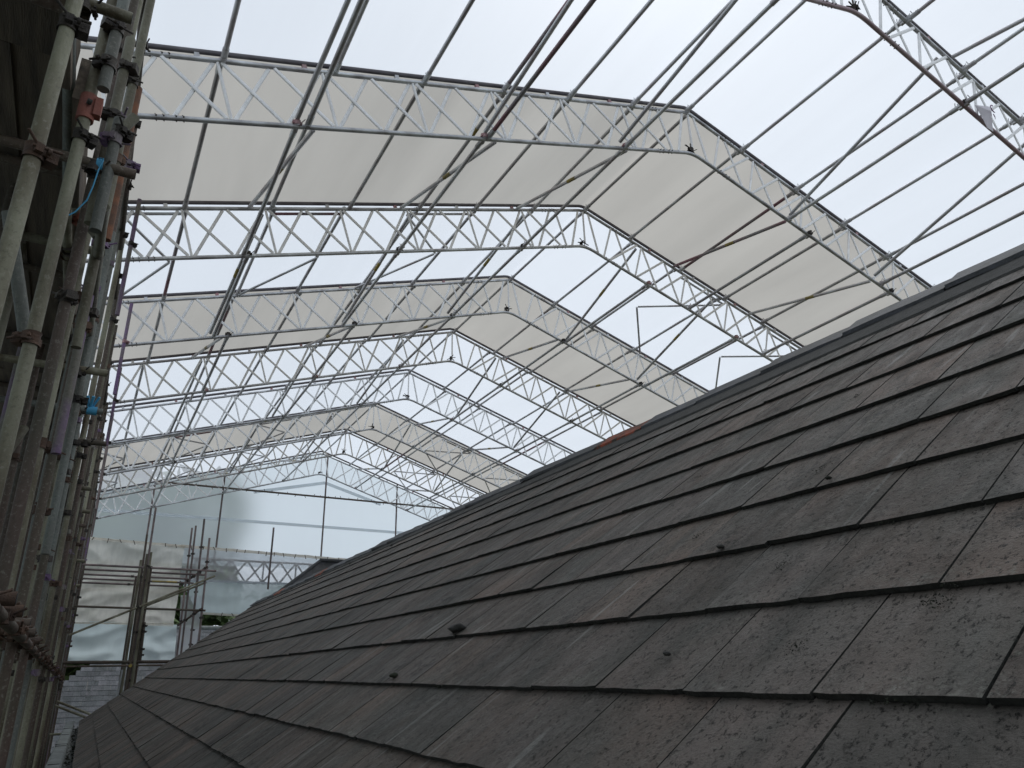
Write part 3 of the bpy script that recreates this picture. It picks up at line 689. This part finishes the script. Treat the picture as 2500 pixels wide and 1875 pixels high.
b.add(vs, F); gut = b.build('gutter', M['stone'], house)
b = MB()
for i, y in enumerate((6.6, 7.9, 8.05, 8.25, 8.5, 8.62, 9.1, 11.6, 11.9, 14.0, 15.8)):
    b.box((gx(y)+.065, y, gz(y)+.001), (.05+.01*(i % 3), .012+.006*(i % 2), .006), (V((1, .15*(i % 3-1), 0)).normalized(), V((0, 1, 0)), V((0, 0, 1))))
b.build('gutter_cracks', M['hole'], gut)
b = MB(); rn = random.Random(8)
for i in range(420):
    y = rn.uniform(3.5, 18.3); x = rn.uniform(gx(y)+.15, gx(y)+.28); z = gz(y)-.13+rn.uniform(0, .05); s_ = rn.uniform(.012, .035)
    b.add([V((x+s_*rn.uniform(-1, 1), y+s_*rn.uniform(-1, 1), z+s_*rn.uniform(0, 1))) for _ in range(4)], [(0, 1, 2), (0, 2, 3), (0, 3, 1), (1, 3, 2)])
o = b.build('moss', M['moss'], gut); o['kind'] = 'stuff'
# loose lumps of mortar, moss and slate lying on the slope
lumps = [((.271, 2.78), .031, 'mortar', 'elongated dark mortar lump caught on a slate edge, largest on the slope'), ((.205, 2.85), .016, 'moss', 'small dark moss clump on the edge below the long mortar lump'),
         ((.212, 1.30), .008, 'mortar', 'pale rounded pebble on a slate near the lower right'), 
          ((.40, 1.30), .008, 'moss', 'tiny dark crumb on a brownish slate'),
         
         ((.337, 1.5), .010, 'mortar', 'flat pale flake resting on a slate edge')]
for (t_, y), s_, mm, lab in lumps:
    for q_ in range(60):
        tt_ = q_/60.
        if fan(tt_, y) >= t_: break
    P = roofP(tt_*SL, y, .026); rn = random.Random(int(y*100)); b = MB(); vs = []; n1, n2 = 10, 6
    for i in range(n2+1):
        for j in range(n1):
            th, ph = math.pi*i/n2, 2*math.pi*j/n1; q = V((math.sin(th)*math.cos(ph), math.sin(th)*math.sin(ph)*(1.8 if s_ > .03 else 1.1), math.cos(th)*.6)); k_ = 1+.45*noise.noise(q*2.3+V((y, 0, 0)))
            vs.append(P+q*s_*k_)
    b.add(vs, [(i*n1+j, i*n1+(j+1) % n1, (i+1)*n1+(j+1) % n1, (i+1)*n1+j) for i in range(n2) for j in range(n1)], True)
    tag(b.build('moss_clump' if mm == 'moss' else 'mortar_lump', M[mm]), lab, 'moss' if mm == 'moss' else 'mortar')

# ragged moss growing along slate edges and joints
b = MB(); rn = random.Random(77)
def inv_near(t_, y):
    for q_ in range(200):
        if fan(q_/200., y) >= t_: return q_/200.
    return 1.
for k in range(2, 13):
    y = .4
    while y < 12:
        y += rn.expovariate(1.5)+.05
        ln = rn.uniform(.02, .14); n_ = int(ln*260)
        for i in range(n_):
            yy = y+rn.uniform(0, ln); s0 = tl[k]*SL; e = abs(rn.gauss(0, .006))
            P = roofP(s0-.003+rn.uniform(-.004, .003)-e*.3, yy, rn.uniform(.003, .016)); r_m = rn.uniform(.0015, .0042)
            b.add([P+V((rn.uniform(-1, 1), rn.uniform(-1, 1), rn.uniform(-.6, 1)))*r_m for _ in range(4)], [(0, 1, 2), (0, 2, 3), (0, 3, 1), (1, 3, 2)])
for (t_, y) in ((.245, .73), (.25, .76), (.258, .74), (.222, .97), (.30, 1.2), (.37, 1.7), (.44, 1.4), (.52, 2.2), (.6, 1.6)):
    sf = inv_near(t_, y)*SL
    for i in range(60):
        P = roofP(sf+rn.gauss(0, .012), y+rn.gauss(0, .012), rn.uniform(.012, .019)); r_m = rn.uniform(.001, .003)
        b.add([P+V((rn.uniform(-1, 1), rn.uniform(-1, 1), rn.uniform(-.6, 1)))*r_m for _ in range(4)], [(0, 1, 2), (0, 2, 3), (0, 3, 1), (1, 3, 2)])
o = b.build('moss', M['moss'], house); o['kind'] = 'stuff'
# far slated roof seen under the cloth screen
far = thing('far_slate_roof', 'lighter grey slate roof beyond the scaffold tower, under the cloth screens', 'roof', (3, 24, -1.4))
def farP(s, y, n):       # y runs along world X here
    c, s_ = math.cos(R(42)), math.sin(R(42)); return V((y, 23.05+s*c-n*s_, -1.3+s*s_+n*c))
mb, tone, uvs = MB(), [], []
tails = [i*.19 for i in range(26)]
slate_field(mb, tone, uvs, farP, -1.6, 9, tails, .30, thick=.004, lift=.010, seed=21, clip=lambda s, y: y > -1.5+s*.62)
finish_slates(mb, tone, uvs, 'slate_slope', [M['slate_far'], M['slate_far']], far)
b = MB(); vs = [V((-1.5, 23.1, -1.36)), V((9, 23.1, -1.36)), V((9, 26.6, 1.78)), V((1.45, 26.6, 1.78)), V((-1.5, 26.8, -1.36)), V((9, 29, -1.36))]
b.add(vs, [(0, 1, 2, 3), (0, 3, 4), (0, 4, 5, 1), (3, 2, 5, 4), (1, 5, 2)]); b.build('roof_body', M['slate_far'], far)
b = MB(); b.tube((1.45, 26.62, 1.88), (9, 26.62, 1.88), .09, 8); b.build('ridge_roll', M['stone'], far)
b = MB(); b.box((4, 25.5, -3.7), (4.9, 2.2, 2.3)); b.build('wall', M['wall'], far)
# hipped cross roof just beyond the ridge end of the near roof
cr = thing('hipped_cross_roof', 'dark hipped slate roof peeping over the far end of the near ridge', 'roof', (6, 20, 1.6))
b = MB(); vs = [V((5.44, 20.1, 3.19)), V((10.5, 20.1, 3.19)), V((3.7, 18.75, 1.80)), V((10.5, 18.6, 1.6)), V((4.1, 21.6, 1.7)), V((10.5, 21.6, 1.7))]
b.add(vs, [(0, 2, 3, 1), (0, 4, 2), (0, 1, 5, 4), (2, 4, 5, 3), (1, 3, 5)]); b.build('hip_roof', M['ridge'], cr)
b = MB(); b.tube((5.42, 20.08, 3.19), (9, 20.08, 3.19), .055, 8); b.tube((5.42, 20.08, 3.17), (3.9, 18.95, 1.98), .045, 8); b.build('ridge_roll', M['ridge'], cr)

# ---------------------------------------------------------------- left scaffold
GS = 'uprights of the left scaffold'
def drift(y): return .0125*(y-3)
def standard(x, y, z0, z1, mt, lab, group=GS, r=.0242, cps=(), lean=0.):
    t = thing('scaffold_standard', lab, 'scaffold upright', (x, y, z0), group)
    MB().tube((x, y, z0), (x+lean, y, z1), r, 16 if y < 8 else 10).build('tube', M[mt], t)
    rn = random.Random(int(x*1000+y*77))
    for z, c in cps: coupler(t, (x, y, z), rn.choice((-.5, .1, .4, 2.8, -1.2)), c, rn.random() < .5)
    return t
near = [(-.345, 2.28, -5.9, 4.5, 'std', 'thickest green-grey upright nearest the camera on the left', ((1.53, 'rust'), (2.05, 'dark_coupler'), (.30, 'rust'))),
        (-.315, 3.0, -5.9, 4.5, 'std', 'second thick grey-green upright on the left with a red sleeve', ((2.15, 'dark_coupler'), (1.22, 'rust'), (.28, 'rust'))),
        (-.27, 2.95, 2.38, 4.5, 'std_blue', 'stubby wide upright with an open lower end near the top left', ((2.52, 'dark_coupler'), (2.72, 'dark_coupler'))),
        (-.245, 3.42, 2.0, 3.12, 'std', 'pale upright whose rounded top ends beside the second arch', ((2.62, 'dark_coupler'), (2.93, 'dark_coupler'))),
        (-.21, 3.3, 1.9, 2.52, 'std_blue', 'short grey tube right of the red sleeve', ((2.4, 'std_purple'),)),
        (-.30, 4.15, -5.9, 4.5, 'std', 'third tall green-grey upright of the left scaffold', ((1.96, 'rust'), (1.15, 'rust'), (.26, 'rust'))),
        (-.245, 4.5, 1.2, 2.95, 'std_purple', 'purple painted upright on the left', ((2.2, 'std_purple'), (1.95, 'rust'), (2.05, 'dark_coupler'))),
        (-.215, 4.42, 2.5, 3.66, 'rust_tube', 'rusty orange tube end standing right of the scaffold', ()),
        (-.30, 5.05, -5.9, 4.5, 'std_blue', 'blue-grey upright just past the purple one', ((2.1, 'dark_coupler'), (1.0, 'rust'), (.26, 'rust'))),
        (-.25, 5.7, -5.9, 4.4, 'std_brown', 'brown upright carrying the left end of the second arch', ((3.9, 'dark_coupler'), (2.9, 'dark_coupler'), (1.5, 'rust'))),
        (-.285, 3.62, -5.9, 4.5, 'std_brown', 'dark brown upright between the second and third green ones', ((1.7, 'dark_coupler'), (3.2, 'dark_coupler'))),
        (-.225, 3.95, 1.6, 4.5, 'std', 'slim pale upright rising behind the rounded tube top', ((3.3, 'dark_coupler'), (2.75, 'rust'))),
        (-.275, 4.8, -5.9, 4.5, 'std_brown', 'brown upright directly behind the purple one', ((3.4, 'dark_coupler'), (1.3, 'rust'))),
        (-.235, 5.35, .8, 3.1, 'std_blue', 'slim grey upright right of the brown ones', ((2.4, 'rust'), (1.8, 'dark_coupler'))),
        (-.285, 6.25, -5.9, 4.5, 'std', 'greenish upright beyond the brown one on the left', ((2.0, 'rust'), (.9, 'dark_coupler'), (.25, 'rust')))]
for x, y, z0, z1, mt, lab, cps in near: standard(x, y, z0, z1, mt, lab, cps=cps)
rn = random.Random(31); y = 6.8; i = 0
mts = ['std_purple', 'std_blue', 'std', 'std_brown', 'std_brown', 'std', 'std_brown', 'std_brown']
while y < 22.5:
    x = -.315+drift(y)+rn.uniform(-.035, .045)
    short = rn.random() < .3
    mt = mts[i % len(mts)]
    z1 = rn.uniform(2.2, 3.6) if short else 4.5
    cp = [(zz+rn.uniform(-.15, .15), rn.choice(('dark_coupler', 'rust', 'dark_coupler', 'std_purple'))) for zz in (.27, 1.0, 1.6, 2.1, 2.7, 3.3, 4.0) if zz < z1-.2 and rn.random() < .75]
    lab = ('%s upright past the red-sleeved group in the inner row of the left scaffold' % ORD[i]) if i < 8 else 'one of the thin uprights packed together at the far end of the left scaffold'
    standard(x, y, -5.9, z1, mt, lab, group=GS if i < 8 else 'thin packed far uprights', cps=cp); i += 1; y += rn.uniform(.38, .72)
y = 1.6; i = 0
while y < 23:
    x = -1.55+drift(y)+rn.uniform(-.03, .03); cp = [(zz, 'rust') for zz in (.26, 1.2) if rn.random() < .6]
    lab = ('%s upright from the camera in the outer row against the side sheeting' % ORD[i]) if i < 10 else 'one of the dim far uprights of the outer row of the left scaffold'
    standard(x, y, -5.9, 4.3, ('std', 'std_brown', 'std_blue')[i % 3], lab, group='outer row of uprights' if i < 10 else 'dim far uprights of the outer row', cps=cp); i += 1; y += rn.uniform(1.0, 1.35) if y < 9 else rn.uniform(.9, 1.5)
y = 3.9; i = 0
while y < 20:
    x = -.62+drift(y)*1.0+rn.uniform(-.10, .10)
    lab = ('%s upright from the camera of the middle row, behind the front poles' % ORD[i]) if i < 8 else 'one of the many uprights half hidden in the middle row of the left scaffold'
    standard(x, y, -5.9, 2.4, ('std_brown', 'std', 'std_brown', 'std_purple')[i % 4], lab, group='middle row of uprights' if i < 8 else 'far uprights of the middle row', cps=[(rn.uniform(.2, 2), 'rust')]); i += 1; y += rn.uniform(.42, .68)

def s_tube(name, p, q, mt, lab, cat='scaffold tube', r=.0242, cps=(), hollow=False, group='tubes of the left scaffold'):
    t = thing(name, lab, cat, p, group); MB().tube(p, q, r, 14).build('tube', M[mt], t)
    if hollow:
        a = (V(q)-V(p)).normalized(); MB().tube(V(q)-a*.01, V(q)+a*.0015, r*.80, 14).build('tube_mouth', M['hole'], t)
    for c, mm in cps: coupler(t, V(p).lerp(V(q), c), random.Random(c).uniform(0, 3), mm)
    return t
def runx(y0, x0): return x0+drift(y0)
s_tube('scaffold_ledger', (-.325, .2, 4.32), (runx(23.5, -.325), 23.5, 4.32), 'std_brown', 'dark brown eaves tube along the top of the left scaffold', r=.03, cps=tuple((k*.0385+.08, 'dark_coupler') for k in range(22)))
s_tube('scaffold_ledger', (-.40, .5, 2.40), (-.40, 4.0, 2.40), 'std_blue', 'blue-grey tube under the deck edge, ending near the fourth pole')
s_tube('scaffold_ledger', (-.385, 3.8, 2.28), (runx(20, -.42), 20, 2.30), 'std', 'long tube under the deck edge beyond the red sleeve', cps=tuple((k*.05+.03, 'rust') for k in range(19)))
s_tube('scaffold_ledger', (-.27, 1.2, .27), (runx(19, -.27), 19, .30), 'std_brown', 'low rusty tube run whose clamps march along the left uprights', cps=tuple((k*.036+.05, 'rust') for k in range(26)))
s_tube('scaffold_ledger', (-1.5, .6, .35), (runx(21, -1.5), 21, .35), 'std', 'low tube run on the outer row of uprights')
s_tube('scaffold_ledger', (-1.5, .6, 1.3), (runx(21, -1.5), 21, 1.3), 'std_brown', 'guard tube run on the outer row of uprights')
for i, (y, z, x0, x1, mt, lab) in enumerate(((2.7, 2.57, -.9, -.205, 'std', 'fat stub of tube jutting right at the very top left'), (3.3, 2.24, -1.5, -.10, 'std_brown', 'dark tube stub jutting right with blue rope tied to it'),
        (4.2, 2.29, -1.5, -.20, 'std', 'tube stub jutting right beside the purple upright'), (5.2, 1.96, -1.5, -.09, 'std', 'tube stub jutting right beside the third arch'),
        (6.3, 2.05, -1.5, -.09, 'std_blue', 'tube stub wrapped with blue tape'), (7.5, 2.14, -1.5, -.03, 'std_brown', 'dark tube stub jutting right beside the fifth arch'),
        (9.2, 2.1, -1.5, -.10, 'std', 'smaller tube stub jutting right beyond the blue-taped one'), (10.2, 2.05, -1.5, -.08, 'std', 'pale tube stub low behind the blue-taped one'),
        (11.4, 2.1, -1.5, -.10, 'std_brown', 'brown tube stub under two pale stubs'), (13.2, 1.9, -1.5, -.05, 'std', 'distant tube stub next to the sixth arch'), (15.5, 1.8, -1.5, -.06, 'std', 'distant tube stub next to the farthest arch'))):
    t = s_tube('scaffold_transom', (x0, y, z), (x1, y, z), mt, lab, hollow=True, group='cross tubes of the left scaffold')
    coupler(t, (x1-.17, y, z-.02), math.pi/2, 'dark_coupler')
for i, y in enumerate((3.05, 3.5, 4.1, 4.7, 5.4, 6.2, 7.2, 8.4)):
    s_tube('scaffold_transom', (-1.5, y, .30), (-.19+drift(y)*.6, y, .305), 'rust' if i < 2 else 'std_brown', '%s rusty cross tube of the low lift at the lower left' % ORD[i], hollow=True, group='low cross tubes of the left scaffold', cps=((.93, 'rust'),))
s_tube('tube_stub', (-.215, 3.3, 2.42), (-.15, 3.3, 2.56), 'std', 'hollow tube end pointing up right beside the second arch', hollow=True, cps=((.2, 'dark_coupler'),))
s_tube('tube_stub', (-.36, 3.9, 2.36), (-.235, 3.9, 2.215), 'std', 'hollow tube end slanting down right beside the purple upright', hollow=True, cps=((.45, 'redlead'),))
s_tube('brace_tube', (-.50, 3.1, 1.78), (-.355, 3.2, 1.30), 'std_blue', 'slanting dark tube end behind the thickest upright')
s_tube('brace_tube', (-.42, 4.6, 1.35), (-.62, 4.2, .55), 'std', 'slanting brace low behind the thick uprights')
s_tube('brace_tube', (-.26, 6.0, 2.35), (-.20, 3.35, 2.06), 'std', 'thin slanting tube rising behind the red sleeve')
t = thing('red_sleeve', 'red-painted tube sleeve with rust hole clamped on the second upright', 'sleeve', (-.315, 3.0, 2.15)); b = MB().tube((-.315, 3.0, 2.235), (-.315, 3.0, 2.36), .034, 18); b.box((-.275, 2.985, 2.30), (.014, .02, .045)); b.build('sleeve', M['redlead'], t); MB().tube((-.315, 2.95, 2.30), (-.30, 2.955, 2.30), .012, 8).build('bolt', M['mortar'], t)
# purple and red bits of paint: couplers on the right edge
for i, (x, y, z, mm) in enumerate(((-.17, 4.2, 2.9, 'std_purple'), (-.235, 3.45, 2.64, 'std_purple'), (-.235, 4.5, 2.52, 'std_purple'))):
    t = thing('painted_clamp', ('purple clamp below the rusty orange tube end', 'purple clamp on the pale upright near the top left', 'purple clamp where the purple upright starts')[i], 'clamp', (x, y, z)); coupler(t, (x, y, z), 1.2*i, mm)
# blue rope and tape
b = MB(); pts = [(-.255, 3.28, 2.265), (-.235, 3.24, 2.24), (-.245, 3.25, 2.18), (-.252, 3.26, 2.10), (-.265, 3.28, 2.03), (-.30, 3.3, 1.97), (-.335, 3.3, 1.93)]; b.sweep(pts, .0032, 8); b.tube((-.262, 3.3, 2.24), (-.235, 3.3, 2.24), .030, 12); b.sweep([(-.335, 3.3, 1.93), (-.345, 3.3, 1.89), (-.33, 3.29, 1.87)], .006, 6)
tag(b.build('blue_rope', M['rope']), 'thin blue rope hanging from the dark tube stub', 'rope')
b = MB(); b.tube((-.20, 6.3, 2.05), (-.13, 6.3, 2.05), .034, 12); b.tube((-.17, 6.3, 2.07), (-.13, 6.25, 2.15), .010, 6); b.tube((-.19, 6.3, 2.07), (-.21, 6.25, 2.15), .012, 6); b.tube((-.18, 6.28, 2.08), (-.17, 6.22, 2.14), .012, 6)
tag(b.build('blue_tape', M['rope']), 'blue tape wrapped round a tube stub at mid height', 'tape')
# red and white strips low left
b = MB(); b.box((-1.62, 9.0, 1.25), (.01, .04, .55), (V((1, 0, 0)), V((0, .97, .2)), V((0, -.2, .97)))); tag(b.build('red_strap', M['redlead']), 'red strap seen between the lower left uprights', 'strap')
# deck boards overhead
bi = 0
for r in range(5):
    for c in range(6):
        y0_ = -.9+c*3.9; xx = -.515-r*.232+drift(y0_)*.9
        b = MB(); b.box((xx, y0_+1.94, 2.52+.012*((r+c) % 2)), (.1175, 1.948, .019))
        if c == 0 or r < 2: nm = '%s scaffold board from the edge of the overhead deck, %s length from the camera' % (ORD[r], ORD[c])
        else: nm = '%s deck board from the edge, %s length away, dim overhead' % (ORD[r], ORD[c])
        o = b.build('scaffold_board', M['wood']); tag(o, nm, 'scaffold board', 'boards of the overhead deck')
for c in range(6):
    y0_ = -.9+c*3.9; b = MB(); b.box((-.382+drift(y0_+2)*.9, y0_+1.94, 2.45), (.019, 1.93, .11)); tag(b.build('toe_board', M['wood']), 'upright brown edge board of the overhead deck, %s length from the camera' % ORD[c], 'toe board', 'edge boards of the overhead deck')
for i in range(18):
    y = .4+i*1.13
    s_tube('scaffold_transom', (-1.65+drift(y), y, 2.47), (-.42+drift(y)*.9, y, 2.47), 'std_brown', '%s hidden-end cross tube carrying the overhead deck boards' % ORD[i], group='cross tubes under the overhead deck')
# posts carrying the left ends of the arches
for k in range(2, 9):
    y = YT[k]-.10; x = -.075+.006*k if k > 2 else -.16
    z0, z1 = (3.9, 4.75) if k > 2 else (3.9, 4.85)
    t = thing('arch_leg', 'slim purple-brown post at the left end of the %s arch' % AR[k], 'post', (x, y, z0), 'slim posts at the left ends of the arches')
    MB().tube((x, y, z0-.1), (x, y, z1+.45), .0242, 10).build('tube', M['std_purple' if k < 5 else 'far_tube'], t)
    coupler(t, (x, y, z1-.15), .4, 'pink' if k == 3 else 'dark_coupler')

# torn plastic scrap on the nearest arch
b = MB(); pts = [(8.09, 3.18, 6.065), (8.47, 3.18, 6.20), (8.40, 3.17, 6.02), (8.27, 3.17, 5.92), (8.27, 3.16, 5.735), (8.16, 3.16, 5.745), (8.15, 3.17, 5.90)]
cx = V((8.25, 3.11, 5.98)); b.add([V(p) for p in pts]+[cx]+[V(p)+V((0, .004, 0)) for p in pts]+[cx+V((0, .004, 0))], [(i, (i+1) % 7, 7) for i in range(7)]+[(8+(i+1) % 7, 8+i, 15) for i in range(7)]+[(i, 8+i, 8+(i+1) % 7, (i+1) % 7) for i in range(7)])
sc = b.build('plastic_scrap', M['scrap']); tag(sc, 'torn grey plastic scrap caught on the nearest arch, top right', 'plastic scrap')
b = MB(); arc = [(8.27+.045*math.cos(a), 3.09, 6.01+.05*math.sin(a)) for a in [R(70+i*24) for i in range(10)]]; b.sweep(arc, .006, 6); b.sweep([(8.235, 3.09, 5.92), (8.25, 3.09, 5.88), (8.24, 3.09, 5.85)], .005, 6)
o = b.build('printed_mark', M['ink'], None); o.parent = sc

# ---------------------------------------------------------------- trees and ground outside
def tree(x, y, h, cr_r, label, seed, cz=.62, dens=2600, leafs=.11):
    t = thing('tree', label, 'tree', (x, y, -6)); rn = random.Random(seed); zb = -6
    b = MB(); b.tube((x, y, zb), (x+.15, y, zb+h*.5), .26, 10, r1=.16); tips = []
    for i in range(9):
        a = rn.uniform(0, 6.28); z0 = zb+h*rn.uniform(.28, .55); e = V((x+math.cos(a)*cr_r*.6, y+math.sin(a)*cr_r*.6, zb+h*rn.uniform(.55, .9))); b.tube((x+.1, y, z0), e, .09, 7, r1=.03); tips.append(e)
    b.build('trunk', M['bark'], t)
    cl = [(V((x+rn.gauss(0, .42)*cr_r, y+rn.gauss(0, .42)*cr_r, zb+h*cz+rn.uniform(-.38, .38)*h)), rn.uniform(.22, .42)*cr_r) for _ in range(24)]+[(e, .3*cr_r) for e in tips]
    b = MB(); vs = []; F = []
    for i in range(dens):
        c, rr = rn.choice(cl); dd = V((rn.gauss(0, 1), rn.gauss(0, 1), rn.gauss(0, 1))).normalized()*rr*rn.uniform(.55, 1.05)
        P = c+dd; u1 = V((rn.gauss(0, 1), rn.gauss(0, 1), rn.gauss(0, .6))).normalized()*leafs*rn.uniform(.7, 1.5); w1 = u1.cross(V((rn.gauss(0, 1), rn.gauss(0, 1), rn.gauss(0, 1)))).normalized()*leafs*.55
        o_ = len(vs); vs += [P-u1, P+w1, P+u1, P-w1]; F.append((o_, o_+1, o_+2, o_+3))
    b.add(vs, F); b.build('crown', M['leaf'], t)
tree(-.1, 33, 14.8, 5.2, 'tall tree showing as a bluish shadow behind the gable sheeting', 1, cz=.62, dens=17000, leafs=.30)
tree(-3.2, 35, 14.5, 3.8, 'second tree left of the tall one beyond the gable', 2, dens=7000, leafs=.22)
tree(6.3, 38, 9.2, 2.6, 'low green tree seen under the thin cloth screen', 3, cz=.7, dens=5000, leafs=.16)
tree(3.2, 36, 9.0, 2.4, 'bushy green tree left of the low one under the cloth screen', 4, cz=.7, dens=5000, leafs=.16)
tree(-7, 24, 7.6, 2.8, 'bright green tree glimpsed between the lower left uprights', 5, dens=5000, leafs=.14)
tree(-5.5, 15, 6.2, 2.2, 'nearest green tree glimpsed low between the left uprights', 6, dens=4000, leafs=.12)
b = MB(); vs = []; n = 40
for j in range(n+1):
    for i in range(n+1):
        x, y = (i/n-.5)*240, (j/n-.5)*240+60; vs.append(V((x, y, -6+.4*noise.noise((x*.03, y*.03, 0))*(1 if abs(x)+abs(y-10) > 40 else 0))))
b.add(vs, [(j*(n+1)+i, j*(n+1)+i+1, (j+1)*(n+1)+i+1, (j+1)*(n+1)+i) for j in range(n) for i in range(n)], True)
o = b.build('ground', M['grass']); o['kind'] = 'structure'
